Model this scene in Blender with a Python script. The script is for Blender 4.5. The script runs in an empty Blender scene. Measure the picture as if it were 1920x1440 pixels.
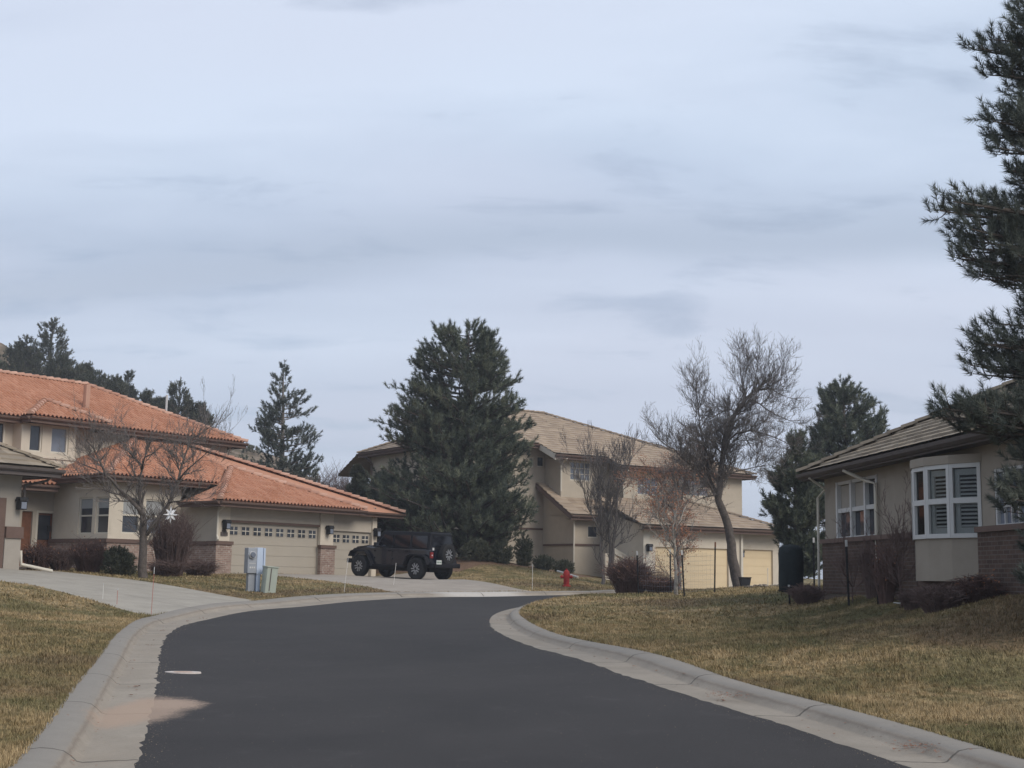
import bpy, bmesh, math, random
import numpy as np
from mathutils import Vector, Matrix
from mathutils.geometry import delaunay_2d_cdt
PI = math.pi; R = math.radians
random.seed(7); RNG = np.random.default_rng(7)
col = bpy.context.scene.collection
sc = bpy.context.scene

# ------------------------------------------------------------------ camera
FPX = 2550.0; PITCH = math.atan(365/2550); ROLL = 0.015; CZ = 2.0
_f = Vector((0, math.cos(PITCH), math.sin(PITCH)))
_u0 = Vector((0, -math.sin(PITCH), math.cos(PITCH))); _r0 = Vector((1, 0, 0))
_r = _r0*math.cos(ROLL) + _u0*math.sin(ROLL)
_u = _u0*math.cos(ROLL) - _r0*math.sin(ROLL)
cam_d = bpy.data.cameras.new('camera'); cam = bpy.data.objects.new('camera', cam_d); col.objects.link(cam)
cam_d.sensor_width = 36; cam_d.lens = FPX/1920*36; cam_d.clip_start = 0.1; cam_d.clip_end = 3000
m3 = Matrix((( _r.x, _u.x, -_f.x), (_r.y, _u.y, -_f.y), (_r.z, _u.z, -_f.z)))
cam.matrix_world = Matrix.Translation((0, 0, CZ)) @ m3.to_4x4()
sc.camera = cam

# ------------------------------------------------------------------ world, sun, exposure
SUN_EL, SUN_AZ = 38, 128         # azimuth clockwise from +Y : behind the camera, to the right
w = bpy.data.worlds.new('World'); sc.world = w; w.use_nodes = True
nt = w.node_tree; nt.nodes.clear()
def N(nt, t, **k):
    n = nt.nodes.new(t)
    for a, b in k.items(): setattr(n, a, b)
    return n
def mth(nt, op, a, b=None, clamp=False):
    n = N(nt, 'ShaderNodeMath', operation=op); n.use_clamp = clamp
    for i, v in enumerate((a, b)):
        if v is None: continue
        if isinstance(v, (int, float)): n.inputs[i].default_value = v
        else: nt.links.new(v, n.inputs[i])
    return n.outputs[0]
def ramp(nt, fac, stops, interp='LINEAR'):
    n = N(nt, 'ShaderNodeValToRGB'); cr = n.color_ramp; cr.interpolation = interp
    while len(cr.elements) < len(stops): cr.elements.new(0.5)
    for e, (p, c) in zip(cr.elements, stops):
        e.position = p; e.color = (*c, 1) if len(c) == 3 else c
    nt.links.new(fac, n.inputs[0]); return n.outputs[0]
def noise(nt, vec, scale, detail=4, rough=.5, dist=0.0):
    n = N(nt, 'ShaderNodeTexNoise'); n.inputs['Scale'].default_value = scale; n.inputs['Detail'].default_value = detail
    n.inputs['Roughness'].default_value = rough; n.inputs['Distortion'].default_value = dist
    if vec is not None: nt.links.new(vec, n.inputs['Vector'])
    return n.outputs[0]
def mixc(nt, fac, a, b, mode='MIX'):
    n = N(nt, 'ShaderNodeMix', data_type='RGBA', blend_type=mode)
    for k, v in ((0, fac), (6, a), (7, b)):
        if isinstance(v, (int, float)): n.inputs[k].default_value = v
        elif isinstance(v, tuple): n.inputs[k].default_value = (*v, 1)
        else: nt.links.new(v, n.inputs[k])
    return n.outputs[2]
sky = N(nt, 'ShaderNodeTexSky'); sky.sky_type = 'NISHITA'; sky.sun_disc = False
sky.sun_elevation = R(SUN_EL); sky.sun_rotation = R(SUN_AZ); sky.altitude = 1800
bg1 = N(nt, 'ShaderNodeBackground'); bg1.inputs[1].default_value = 0.09; nt.links.new(sky.outputs[0], bg1.inputs[0])
geo = N(nt, 'ShaderNodeTexCoord'); sep = N(nt, 'ShaderNodeSeparateXYZ'); nt.links.new(geo.outputs['Generated'], sep.inputs[0])
zc = mth(nt, 'ADD', mth(nt, 'MAXIMUM', sep.outputs[2], 0.0), 0.24)
cx = mth(nt, 'DIVIDE', sep.outputs[0], zc); cy = mth(nt, 'DIVIDE', sep.outputs[1], zc)
def cvec(sx, sy, rot, off=(0, 0)):
    c = N(nt, 'ShaderNodeCombineXYZ'); nt.links.new(cx, c.inputs[0]); nt.links.new(cy, c.inputs[1])
    mp = N(nt, 'ShaderNodeMapping'); mp.inputs['Scale'].default_value = (sx, sy, 1); mp.inputs['Rotation'].default_value = (0, 0, R(rot))
    mp.inputs['Location'].default_value = (off[0], off[1], 0)
    nt.links.new(c.outputs[0], mp.inputs[0]); return mp.outputs[0]
n1 = noise(nt, cvec(.50, 1.75, 3, (3.6, 1.9)), 1.0, 4, .45, .25)
n2 = noise(nt, cvec(2.9, 5.6, 0, (7.7, 4.0)), 1.0, 6, .56, .3)
n3 = noise(nt, cvec(.7, 1.0, 20, (1.7, 9.0)), 1.0, 3, .5, .3)
mix = mth(nt, 'ADD', mth(nt, 'MULTIPLY', n1, .80), mth(nt, 'MULTIPLY', n2, .20))
n4 = noise(nt, cvec(.55, 1.3, 0, (2.2, 5.0)), 1.0, 4, .5, .2)
bq = mth(nt, 'ADD', mth(nt, 'ADD', cy, mth(nt, 'MULTIPLY', mth(nt, 'SUBTRACT', n4, .5), .55)), mth(nt, 'MULTIPLY', cx, .10))
bandf = ramp(nt, mth(nt, 'DIVIDE', mth(nt, 'SUBTRACT', bq, 1.6), .8), [(.30, (0, 0, 0)), (.50, (.9, .9, .9)), (.66, (0, 0, 0))], 'EASE')
cl = ramp(nt, mix, [(.37, (.45, .545, .70)), (.45, (.535, .63, .79)), (.53, (.60, .70, .86)), (.62, (.69, .79, .95))])
cl = mixc(nt, ramp(nt, n3, [(.42, (0, 0, 0)), (.60, (.5, .5, .5))]), cl, (.67, .71, .85))
cl = mixc(nt, bandf, cl, (.45, .535, .675))
hz = ramp(nt, sep.outputs[2], [(0.0, (.9, .9, .9)), (.14, (.55, .55, .55)), (.30, (0, 0, 0))])
cl = mixc(nt, mth(nt, 'MULTIPLY', hz, .75), cl, (.645, .695, .81))
bg2 = N(nt, 'ShaderNodeBackground'); bg2.inputs[1].default_value = 1.05; nt.links.new(cl, bg2.inputs[0])
ms = N(nt, 'ShaderNodeMixShader')
holes = ramp(nt, n2, [(.30, (.72, .72, .72)), (.45, (.97, .97, .97))])
nt.links.new(holes, ms.inputs[0]); nt.links.new(bg1.outputs[0], ms.inputs[1]); nt.links.new(bg2.outputs[0], ms.inputs[2])
wo = N(nt, 'ShaderNodeOutputWorld'); nt.links.new(ms.outputs[0], wo.inputs[0])
sl = bpy.data.lights.new('sun', 'SUN'); sl.energy = 2.5; sl.angle = R(35); sl.color = (1, .92, .82)
so = bpy.data.objects.new('sun', sl); col.objects.link(so)
sd = Vector((math.sin(R(SUN_AZ))*math.cos(R(SUN_EL)), math.cos(R(SUN_AZ))*math.cos(R(SUN_EL)), math.sin(R(SUN_EL))))
so.rotation_euler = sd.to_track_quat('Z', 'Y').to_euler()
sc.view_settings.view_transform = 'Standard'; sc.view_settings.look = 'None'
sc.view_settings.exposure = 0.0; sc.view_settings.gamma = 1.0; sc.view_settings.use_curve_mapping = False

# ------------------------------------------------------------------ photo pixel -> world
def ray(px, py): return _f*FPX + _r*(px-960) + _u*(720-py)
def P(px, py, Y):
    d = ray(px, py); d = d*(Y/d.y); return Vector((d.x, d.y, d.z+CZ))

# ------------------------------------------------------------------ materials
MATS = {}
def mat(name, base=(.5, .5, .5), rough=.8, var=.12, scale=6, bump=.0, bscale=40, metal=0, spec=.3, build=None, coat=0, emit=None, big=.0):
    if name in MATS: return MATS[name]
    m = bpy.data.materials.new(name); m.use_nodes = True; t = m.node_tree
    bs = t.nodes['Principled BSDF']; tc = N(t, 'ShaderNodeTexCoord')
    pos = tc.outputs['Object']
    bs.inputs['Roughness'].default_value = rough; bs.inputs['Metallic'].default_value = metal
    bs.inputs['Specular IOR Level'].default_value = spec; bs.inputs['Coat Weight'].default_value = coat
    if build: build(t, bs, tc)
    else:
        n = noise(t, pos, scale, 5, .6)
        lo = tuple(c*(1-var) for c in base); hi = tuple(min(1, c*(1+var)) for c in base)
        c = ramp(t, n, [(.3, lo), (.7, hi)])
        if big:
            c = mixc(t, mth(t, 'MULTIPLY', ramp(t, noise(t, pos, .6, 4, .6), [(.4, (0, 0, 0)), (.7, (1, 1, 1))]), big), c, tuple(q*.72 for q in base))
        t.links.new(c, bs.inputs['Base Color'])
        if bump:
            bn = N(t, 'ShaderNodeBump'); bn.inputs['Strength'].default_value = bump; bn.inputs['Distance'].default_value = .02
            t.links.new(noise(t, pos, bscale, 3), bn.inputs['Height']); t.links.new(bn.outputs[0], bs.inputs['Normal'])
    MATS[name] = m; return m
def tile_mat(name, cols, rough=.85):
    def b(t, bs, tc):
        uv = tc.outputs['UV']; fl = N(t, 'ShaderNodeVectorMath', operation='FLOOR'); t.links.new(uv, fl.inputs[0])
        wn = N(t, 'ShaderNodeTexWhiteNoise', noise_dimensions='2D'); t.links.new(fl.outputs[0], wn.inputs['Vector'])
        c = ramp(t, wn.outputs['Value'], cols)
        g = noise(t, tc.outputs['Object'], .7, 5, .6)
        c = mixc(t, ramp(t, g, [(.35, (.0, .0, .0)), (.75, (.45, .45, .45))]), c, tuple(q*.62 for q in cols[0][1]))
        g2 = noise(t, tc.outputs['Object'], 18, 3, .6)
        c = mixc(t, ramp(t, g2, [(.45, (0, 0, 0)), (.8, (.3, .3, .3))]), c, tuple(q*.5+.05 for q in cols[0][1]))
        t.links.new(c, bs.inputs['Base Color'])
    return mat(name, rough=rough, build=b, spec=.2)
def brick_mat(name, c1, c2, mortar, patches=0):
    def b(t, bs, tc):
        br = N(t, 'ShaderNodeTexBrick'); t.links.new(tc.outputs['UV'], br.inputs['Vector'])
        br.inputs['Scale'].default_value = 1; br.inputs['Brick Width'].default_value = .22; br.inputs['Row Height'].default_value = .078
        br.inputs['Mortar Size'].default_value = .008; br.inputs['Color1'].default_value = (*c1, 1); br.inputs['Color2'].default_value = (*c2, 1)
        br.inputs['Mortar'].default_value = (*mortar, 1); br.inputs['Bias'].default_value = 0
        c = br.outputs[0]
        n = noise(t, tc.outputs['UV'], 7, 3, .6)
        if patches: c = mixc(t, ramp(t, n, [(.56, (0, 0, 0)), (.66, (patches,)*3)]), c, (.46, .42, .37))
        n2_ = noise(t, tc.outputs['UV'], 2.5, 4, .6)
        c = mixc(t, ramp(t, n2_, [(.4, (0, 0, 0)), (.75, (.5, .5, .5))]), c, tuple(q*.55 for q in c1))
        t.links.new(c, bs.inputs['Base Color'])
        bn = N(t, 'ShaderNodeBump'); bn.inputs['Strength'].default_value = .6; bn.inputs['Distance'].default_value = .01; bn.invert = True
        t.links.new(br.outputs['Fac'], bn.inputs['Height']); t.links.new(bn.outputs[0], bs.inputs['Normal'])
    return mat(name, rough=.9, build=b, spec=.2)
def lawn_build(blade):
    def b(t, bs, tc):
        g = N(t, 'ShaderNodeNewGeometry'); pos = g.outputs['Position']
        a = noise(t, pos, .22, 4, .55, .4); d = noise(t, pos, 1.1, 5, .62, .2); e = noise(t, pos, 9, 4, .7); h = noise(t, pos, 60, 2, .7)
        f = noise(t, pos, 3.6, 5, .7, .3); m = mth(t, 'ADD', mth(t, 'ADD', mth(t, 'MULTIPLY', a, .36), mth(t, 'MULTIPLY', d, .36)), mth(t, 'MULTIPLY', f, .28))
        m = mth(t, 'ADD', mth(t, 'MULTIPLY', mth(t, 'SUBTRACT', m, .5), 1.7), .515)
        c = ramp(t, m, [(.34, (.105, .105, .046)), (.44, (.185, .155, .070)), (.52, (.32, .238, .118)), (.62, (.50, .37, .205))])
        grn = ramp(t, noise(t, pos, .42, 5, .6, .5), [(.49, (0, 0, 0)), (.60, (.65, .65, .65))]); c = mixc(t, grn, c, (.125, .135, .055))
        red = ramp(t, noise(t, pos, .16, 4, .6, .3), [(.55, (0, 0, 0)), (.64, (.75, .75, .75))])
        c = mixc(t, red, c, (.185, .118, .075))
        c = mixc(t, ramp(t, e, [(.36, (.8, .8, .8)), (.58, (0, 0, 0))]), c, (.058, .052, .026))
        if blade:
            at = N(t, 'ShaderNodeAttribute', attribute_name='v'); 
            c = mixc(t, mth(t, 'MULTIPLY', at.outputs['Fac'], .5), c, (.38, .29, .17))
        else:
            c = mixc(t, ramp(t, h, [(.3, (.6, .6, .6)), (.6, (0, 0, 0))]), c, (.05, .044, .022))
            bn = N(t, 'ShaderNodeBump'); bn.inputs['Strength'].default_value = .9; bn.inputs['Distance'].default_value = .04
            t.links.new(mth(t, 'ADD', e, mth(t, 'MULTIPLY', h, .6)), bn.inputs['Height']); t.links.new(bn.outputs[0], bs.inputs['Normal'])
        t.links.new(c, bs.inputs['Base Color'])
    return b
def stain_mask(t, pos, c, r, k=.9):
    mp = N(t, 'ShaderNodeVectorMath', operation='SUBTRACT'); t.links.new(pos, mp.inputs[0]); mp.inputs[1].default_value = (c[0], c[1], 0)
    m2 = N(t, 'ShaderNodeVectorMath', operation='MULTIPLY'); t.links.new(mp.outputs[0], m2.inputs[0]); m2.inputs[1].default_value = (1/r[0], 1/r[1], 0)
    ln = N(t, 'ShaderNodeVectorMath', operation='LENGTH'); t.links.new(m2.outputs[0], ln.inputs[0])
    d = mth(t, 'ADD', mth(t, 'ADD', ln.outputs['Value'], mth(t, 'MULTIPLY', mth(t, 'SUBTRACT', noise(t, pos, 5, 6, .75), .5), k)), mth(t, 'MULTIPLY', mth(t, 'SUBTRACT', noise(t, pos, 38, 4, .8), .5), k))
    return ramp(t, d, [(.60, (.85, .85, .85)), (1.05, (0, 0, 0))])
def concrete_build(base, joint=0, stain=.35):
    def b(t, bs, tc):
        g = N(t, 'ShaderNodeNewGeometry'); pos = g.outputs['Position']
        c = ramp(t, noise(t, pos, 1.3, 6, .65), [(.3, tuple(q*.84 for q in base)), (.7, tuple(q*1.12 for q in base))])
        c = mixc(t, ramp(t, noise(t, pos, 25, 4, .7), [(.3, (.25, .25, .25)), (.6, (0, 0, 0))]), c, tuple(q*.6 for q in base))
        c = mixc(t, ramp(t, noise(t, pos, .5, 5, .6, .6), [(.5, (0, 0, 0)), (.7, (stain,)*3)]), c, (base[0]*.74, base[1]*.68, base[2]*.60))
        if joint < 0:
            mp = N(t, 'ShaderNodeMapping'); mp.inputs['Rotation'].default_value = (0, 0, R(-52.9)); t.links.new(pos, mp.inputs[0]); sp_ = N(t, 'ShaderNodeSeparateXYZ'); t.links.new(mp.outputs[0], sp_.inputs[0])
            for k in (0, 1):
                fr = mth(t, 'FRACT', mth(t, 'DIVIDE', sp_.outputs[k], 3.1)); c = mixc(t, mth(t, 'MULTIPLY', mth(t, 'LESS_THAN', fr, .009), .6), c, tuple(q*.4 for q in base))
        if joint > 0:
            uv = N(t, 'ShaderNodeSeparateXYZ'); t.links.new(tc.outputs['UV'], uv.inputs[0])
            wob = mth(t, 'MULTIPLY', mth(t, 'SUBTRACT', noise(t, pos, 6, 3), .5), .03)
            fr = mth(t, 'FRACT', mth(t, 'ADD', mth(t, 'DIVIDE', uv.outputs[0], joint), wob))
            up_ = ramp(t, mth(t, 'ADD', uv.outputs[1], mth(t, 'MULTIPLY', mth(t, 'SUBTRACT', noise(t, pos, 7, 4), .5), .06)), [(.50, (0, 0, 0)), (.56, (1, 1, 1))])
            c = mixc(t, mth(t, 'MULTIPLY', up_, .8), c, mixc(t, noise(t, pos, 3, 5, .7), (.19, .175, .155), (.27, .25, .22)))
            dl = ramp(t, mth(t, 'ADD', uv.outputs[1], mth(t, 'MULTIPLY', mth(t, 'SUBTRACT', noise(t, pos, 4, 5, .7), .5), .12)), [(.42, (0, 0, 0)), (.48, (1, 1, 1)), (.54, (0, 0, 0))])
            c = mixc(t, mth(t, 'MULTIPLY', dl, .45), c, (.13, .10, .08))
            nm_ = stain_mask(t, pos, (-1.4, 43.6), (2.5, 1.6), .1); c = mixc(t, mth(t, 'MULTIPLY', nm_, .8), c, (.50, .475, .44))
            ln = mth(t, 'LESS_THAN', fr, .014)
            c = mixc(t, mth(t, 'MULTIPLY', ln, .8), c, tuple(q*.3 for q in base))
        c = mixc(t, mth(t, 'MULTIPLY', stain_mask(t, pos, SC, (.42, 1.55), .8), .8), c, (.36, .255, .185))
        sp = noise(t, pos, 11, 5, .75); c = mixc(t, ramp(t, sp, [(.64, (0, 0, 0)), (.70, (.6, .6, .6))]), c, tuple(q*.45 for q in base))
        t.links.new(c, bs.inputs['Base Color'])
        bn = N(t, 'ShaderNodeBump'); bn.inputs['Strength'].default_value = .4; bn.inputs['Distance'].default_value = .01
        t.links.new(noise(t, pos, 50, 4, .7), bn.inputs['Height']); t.links.new(bn.outputs[0], bs.inputs['Normal'])
    return b
SC = (lambda q: (q.x, q.y))(P(262, 1335, 5100/(1335-996))); ST = (lambda q: (q.x, q.y))(P(322, 1321, 5100/(1321-996)))
def asphalt_build(t, bs, tc):
    g = N(t, 'ShaderNodeNewGeometry'); pos = g.outputs['Position']
    c = ramp(t, noise(t, pos, .35, 5, .6, .5), [(.3, (.019, .0172, .017)), (.7, (.034, .0305, .0295))])
    c = mixc(t, ramp(t, noise(t, pos, 130, 2, .8), [(.4, (0, 0, 0)), (.75, (.4, .4, .4))]), c, (.10, .092, .088))
    c = mixc(t, ramp(t, noise(t, pos, 1.5, 6, .7, .3), [(.58, (0, 0, 0)), (.74, (.4, .4, .4))]), c, (.075, .070, .068))
    wl = N(t, 'ShaderNodeTexVoronoi', feature='DISTANCE_TO_EDGE'); wl.inputs['Scale'].default_value = .22; wv = N(t, 'ShaderNodeVectorMath', operation='ADD'); t.links.new(pos, wv.inputs[0])
    wn = N(t, 'ShaderNodeTexNoise'); wn.inputs['Scale'].default_value = 1.2; wn.inputs['Detail'].default_value = 6; t.links.new(pos, wn.inputs['Vector']); t.links.new(wn.outputs['Color'], wv.inputs[1]); t.links.new(wv.outputs[0], wl.inputs['Vector'])
    ck = ramp(t, wl.outputs['Distance'], [(.0, (.5, .5, .5)), (.006, (0, 0, 0))])
    c = mixc(t, mth(t, 'MULTIPLY', ck, ramp(t, noise(t, pos, .3, 2), [(.5, (0, 0, 0)), (.6, (.7, .7, .7))])), c, (.018, .017, .017))
    c = mixc(t, stain_mask(t, pos, ST, (.42, .55), 1.1), c, (.33, .245, .185)); c = mixc(t, stain_mask(t, pos, SC, (.55, 1.5), .7), c, (.33, .245, .185))
    t.links.new(c, bs.inputs['Base Color'])
    bn = N(t, 'ShaderNodeBump'); bn.inputs['Strength'].default_value = .5; bn.inputs['Distance'].default_value = .006
    t.links.new(noise(t, pos, 160, 2, .8), bn.inputs['Height']); t.links.new(bn.outputs[0], bs.inputs['Normal'])
def foliage_build(cols, sc_=1.3):
    def b(t, bs, tc):
        pos = tc.outputs['Object']; at = N(t, 'ShaderNodeAttribute', attribute_name='v')
        m = mth(t, 'ADD', mth(t, 'MULTIPLY', noise(t, pos, sc_, 3, .6), .6), mth(t, 'MULTIPLY', at.outputs['Fac'], .4))
        t.links.new(ramp(t, m, cols), bs.inputs['Base Color'])
    return b

M_lawn = mat('lawn', rough=.95, build=lawn_build(False), spec=.1)
M_blade = mat('grass_blades', rough=.9, build=lawn_build(True), spec=.1)
M_asph = mat('asphalt', rough=.85, build=asphalt_build, spec=.25)
M_kerb = mat('kerb_concrete', rough=.9, build=concrete_build((.285, .25, .205), 3.05), spec=.2)
M_drive = mat('driveway_concrete', rough=.9, build=concrete_build((.33, .302, .255), -1, .15), spec=.2)
M_drive2 = mat('old_driveway_concrete', rough=.9, build=concrete_build((.325, .285, .24), -1, .2), spec=.2)
M_mulch = mat('mulch', (.15, .092, .058), .95, .4, 14, .8, 40)
M_bed = mat('planting_bed', (.085, .06, .043), .95, .5, 12, .8, 40)
M_stucco = mat('stucco_tan', (.43, .385, .32), .92, .05, 3, .25, 90, big=.18)
M_stucco2 = mat('stucco_pale', (.56, .50, .41), .92, .05, 3, .25, 90, big=.15)
M_stucco3 = mat('stucco_grey', (.33, .30, .26), .92, .05, 3, .25, 90, big=.18)
M_stucco5 = mat('stucco_shaded', (.30, .262, .215), .92, .06, 3, .3, 90, big=.25)  # taupe stucco with the deep shade of the trees darkened into its colour
M_stucco4 = mat('stucco_mid', (.43, .375, .30), .92, .05, 3, .25, 90, big=.18)
M_trim = mat('trim_brown', (.125, .082, .066), .7, .1, 4)
M_trim2 = mat('trim_dark', (.095, .08, .075), .7, .1, 4)
M_doorp = mat('garage_door_paint', (.365, .33, .275), .6, .03, 1.5)
M_doory = mat('garage_door_cream', (.66, .53, .34), .6, .03, 1.5)
M_white = mat('white_vinyl', (.52, .52, .51), .5, .04, 4)
M_cream = mat('cream_paint', (.56, .52, .44), .6, .04, 4)
M_glass = mat('dark_glass', (.035, .04, .05), .06, .3, 1.2, spec=.6)
M_glassb = mat('pale_glass', (.16, .18, .22), .08, .2, 1.0, spec=.6)
M_blind = mat('blind', (.30, .31, .31), .7, .06, 3)
M_wood = mat('wood_brown', (.155, .065, .035), .6, .25, 5)
M_metal = mat('galvanised', (.30, .32, .35), .5, .08, 8, metal=.3)
M_bluegrey = mat('painted_steel', (.42, .49, .60), .5, .04, 5)
M_green = mat('pedestal_green', (.33, .365, .315), .6, .06, 6)
M_black = mat('black_iron', (.018, .018, .02), .6, .2, 8)
M_red = mat('hydrant_red', (.33, .022, .018), .55, .25, 8)
M_tile = tile_mat('terracotta', [(.0, (.39, .175, .102)), (.5, (.45, .218, .135)), (1, (.51, .265, .172))])
M_cap = tile_mat('terracotta_cap', [(.0, (.40, .21, .145)), (1, (.56, .35, .26))])
M_ftile = tile_mat('tan_tile', [(.0, (.285, .22, .165)), (.5, (.345, .27, .20)), (1, (.41, .325, .24))])
M_gtile = tile_mat('grey_tile', [(.0, (.22, .18, .135)), (1, (.34, .285, .215))])
M_brick = brick_mat('brick_rose', (.235, .15, .12), (.33, .235, .19), (.36, .33, .29), .8)
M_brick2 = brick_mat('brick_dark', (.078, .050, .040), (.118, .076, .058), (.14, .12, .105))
M_bark = mat('bark', (.095, .080, .070), .95, .35, 9, .8, 25)
M_barkg = mat('bark_grey', (.150, .132, .120), .95, .3, 9, .6, 25)
M_barkp = mat('bark_pale', (.27, .25, .22), .9, .35, 9, .4, 25)
M_needle = mat('pine_needles', rough=.7, spec=.2, build=foliage_build([(.3, (.052, .066, .052)), (.5, (.100, .120, .088)), (.7, (.180, .195, .132))]))
M_needle2 = mat('pine_needles_blue', rough=.7, spec=.2, build=foliage_build([(.3, (.055, .066, .060)), (.5, (.098, .115, .10)), (.7, (.165, .18, .148))]))
M_needle3 = mat('juniper_foliage', rough=.8, spec=.2, build=foliage_build([(.3, (.045, .052, .036)), (.5, (.080, .086, .058)), (.7, (.135, .135, .092))], .5))
M_twig = mat('dry_twigs', (.125, .085, .075), .95, .3, 6)
M_twigr = mat('red_twigs', (.115, .070, .060), .95, .3, 6)
M_straw = mat('straw', (.36, .28, .19), .95, .3, 6)
M_leaf = mat('dry_leaves', (.235, .105, .058), .9, .35, 6)

# ------------------------------------------------------------------ mesh helpers
class MB:
    def __init__(s): s.v = []; s.f = []; s.uv = []
    def add(s, vs, fs, uvs=None):
        o = len(s.v); s.v += [tuple(p) for p in vs]
        for i, f in enumerate(fs):
            s.f.append([o+k for k in f]); s.uv.append(uvs[i] if uvs else None)
    def box(s, x0, x1, y0, y1, z0, z1):
        if x0 > x1: x0, x1 = x1, x0
        if y0 > y1: y0, y1 = y1, y0
        if z0 > z1: z0, z1 = z1, z0
        s.add([(x0,y0,z0),(x1,y0,z0),(x1,y1,z0),(x0,y1,z0),(x0,y0,z1),(x1,y0,z1),(x1,y1,z1),(x0,y1,z1)],
              [(0,3,2,1),(4,5,6,7),(0,1,5,4),(1,2,6,5),(2,3,7,6),(3,0,4,7)])
        return s
    def prism_xz(s, poly, y0, y1):          # outline in x,z extruded in y
        n = len(poly); s.add([(x, y0, z) for x, z in poly]+[(x, y1, z) for x, z in poly],
            [tuple(range(n)), tuple(range(2*n-1, n-1, -1))]+[(i, (i+1) % n+0, (i+1) % n+n, i+n)[::-1] for i in range(n)]); return s
    def prism_yz(s, poly, x0, x1):
        n = len(poly); s.add([(x0, y, z) for y, z in poly]+[(x1, y, z) for y, z in poly],
            [tuple(range(n)), tuple(range(2*n-1, n-1, -1))]+[(i, i+n, (i+1) % n+n, (i+1) % n) for i in range(n)]); return s
    def prism_xy(s, poly, z0, z1):
        n = len(poly); s.add([(x, y, z0) for x, y in poly]+[(x, y, z1) for x, y in poly],
            [tuple(range(n-1, -1, -1)), tuple(range(n, 2*n))]+[(i, (i+1) % n, (i+1) % n+n, i+n) for i in range(n)]); return s
    def tube(s, pts, rads, n=6, cap=True):
        pts = [Vector(p) for p in pts]
        if isinstance(rads, (int, float)): rads = [rads]*len(pts)
        o = len(s.v); prev = None
        for i, p in enumerate(pts):
            d = (pts[min(i+1, len(pts)-1)]-pts[max(i-1, 0)])
            d = d.normalized() if d.length > 1e-9 else Vector((0, 0, 1))
            if prev is None: a = d.orthogonal().normalized()
            else:
                a = prev-d*prev.dot(d); a = a.normalized() if a.length > 1e-6 else d.orthogonal().normalized()
            prev = a; b = d.cross(a)
            for k in range(n):
                t = 2*PI*k/n; q = p+(a*math.cos(t)+b*math.sin(t))*rads[i]; s.v.append((q.x, q.y, q.z))
        for i in range(len(pts)-1):
            for k in range(n):
                s.f.append([o+i*n+k, o+i*n+(k+1) % n, o+(i+1)*n+(k+1) % n, o+(i+1)*n+k]); s.uv.append(None)
        if cap:
            s.f.append([o+k for k in range(n)][::-1]); s.uv.append(None)
            s.f.append([o+(len(pts)-1)*n+k for k in range(n)]); s.uv.append(None)
        return s
    def lathe(s, prof, c=(0, 0, 0), n=16, axis='z'):
        o = len(s.v)
        for r, h in prof:
            for k in range(n):
                t = 2*PI*k/n; x, y = r*math.cos(t), r*math.sin(t)
                q = (x, y, h) if axis == 'z' else ((x, h, y) if axis == 'y' else (h, x, y))
                s.v.append((q[0]+c[0], q[1]+c[1], q[2]+c[2]))
        for i in range(len(prof)-1):
            for k in range(n):
                s.f.append([o+i*n+k, o+i*n+(k+1) % n, o+(i+1)*n+(k+1) % n, o+(i+1)*n+k]); s.uv.append(None)
        return s
    def build(s, name, m, parent=None, dz=0, smooth=False, bevel=0, loc=None):
        me = bpy.data.meshes.new(name)
        v = [(a, b, c+dz) for a, b, c in s.v] if dz else s.v
        me.from_pydata(v, [], s.f); me.update()
        uvl = me.uv_layers.new(name='UVMap'); 
        for p in me.polygons:
            u = s.uv[p.index] if p.index < len(s.uv) else None; n = p.normal
            for j, li in enumerate(p.loop_indices):
                if u: uvl.data[li].uv = u[j]
                else:
                    c = me.vertices[me.loops[li].vertex_index].co
                    if abs(n.z) > .7: uvl.data[li].uv = (c.x, c.y)
                    elif abs(n.y) >= abs(n.x): uvl.data[li].uv = (c.x, c.z)
                    else: uvl.data[li].uv = (c.y, c.z)
        if smooth:
            for p in me.polygons: p.use_smooth = True
        me.materials.append(m); ob = bpy.data.objects.new(name, me); col.objects.link(ob)
        if parent: ob.parent = parent
        if loc is not None: ob.location = loc
        if bevel:
            b = ob.modifiers.new('bevel', 'BEVEL'); b.width = bevel; b.segments = 2; b.limit_method = 'ANGLE'
        return ob
def mesh_np(name, V, F, m, parent=None, attr=None):
    me = bpy.data.meshes.new(name); V = np.asarray(V, np.float32); F = np.asarray(F, np.int32); k = F.shape[1]
    me.vertices.add(len(V)); me.vertices.foreach_set('co', V.ravel())
    me.loops.add(F.size); me.loops.foreach_set('vertex_index', F.ravel())
    me.polygons.add(len(F)); me.polygons.foreach_set('loop_start', np.arange(0, F.size, k, dtype=np.int32))
    me.update(calc_edges=True)
    if attr is not None:
        at = me.attributes.new('v', 'FLOAT', 'POINT'); at.data.foreach_set('value', np.asarray(attr, np.float32))
    me.materials.append(m); ob = bpy.data.objects.new(name, me); col.objects.link(ob)
    if parent: ob.parent = parent
    return ob
def tag(o, label=None, cat=None, group=None, kind=None):
    if label: o['label'] = label
    if cat: o['category'] = cat
    if group: o['group'] = group
    if kind: o['kind'] = kind
    return o
def thing(name, loc, label, cat, group=None, rz=0):
    o = bpy.data.objects.new(name, None); o.empty_display_size = .3; col.objects.link(o)
    o.location = loc; o.rotation_euler = (0, 0, rz); return tag(o, label, cat, group)
def catmull(pts, step):
    pts = [Vector(p) for p in pts]; out = []
    for i in range(len(pts)-1):
        p0 = pts[max(i-1, 0)]; p1 = pts[i]; p2 = pts[i+1]; p3 = pts[min(i+2, len(pts)-1)]
        n = max(1, int((p2-p1).length/step))
        for k in range(n):
            t = k/n
            out.append(.5*((2*p1)+(p2-p0)*t+(2*p0-5*p1+4*p2-p3)*t*t+(3*p1-p0-3*p2+p3)*t**3))
    out.append(pts[-1]); return out

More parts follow.
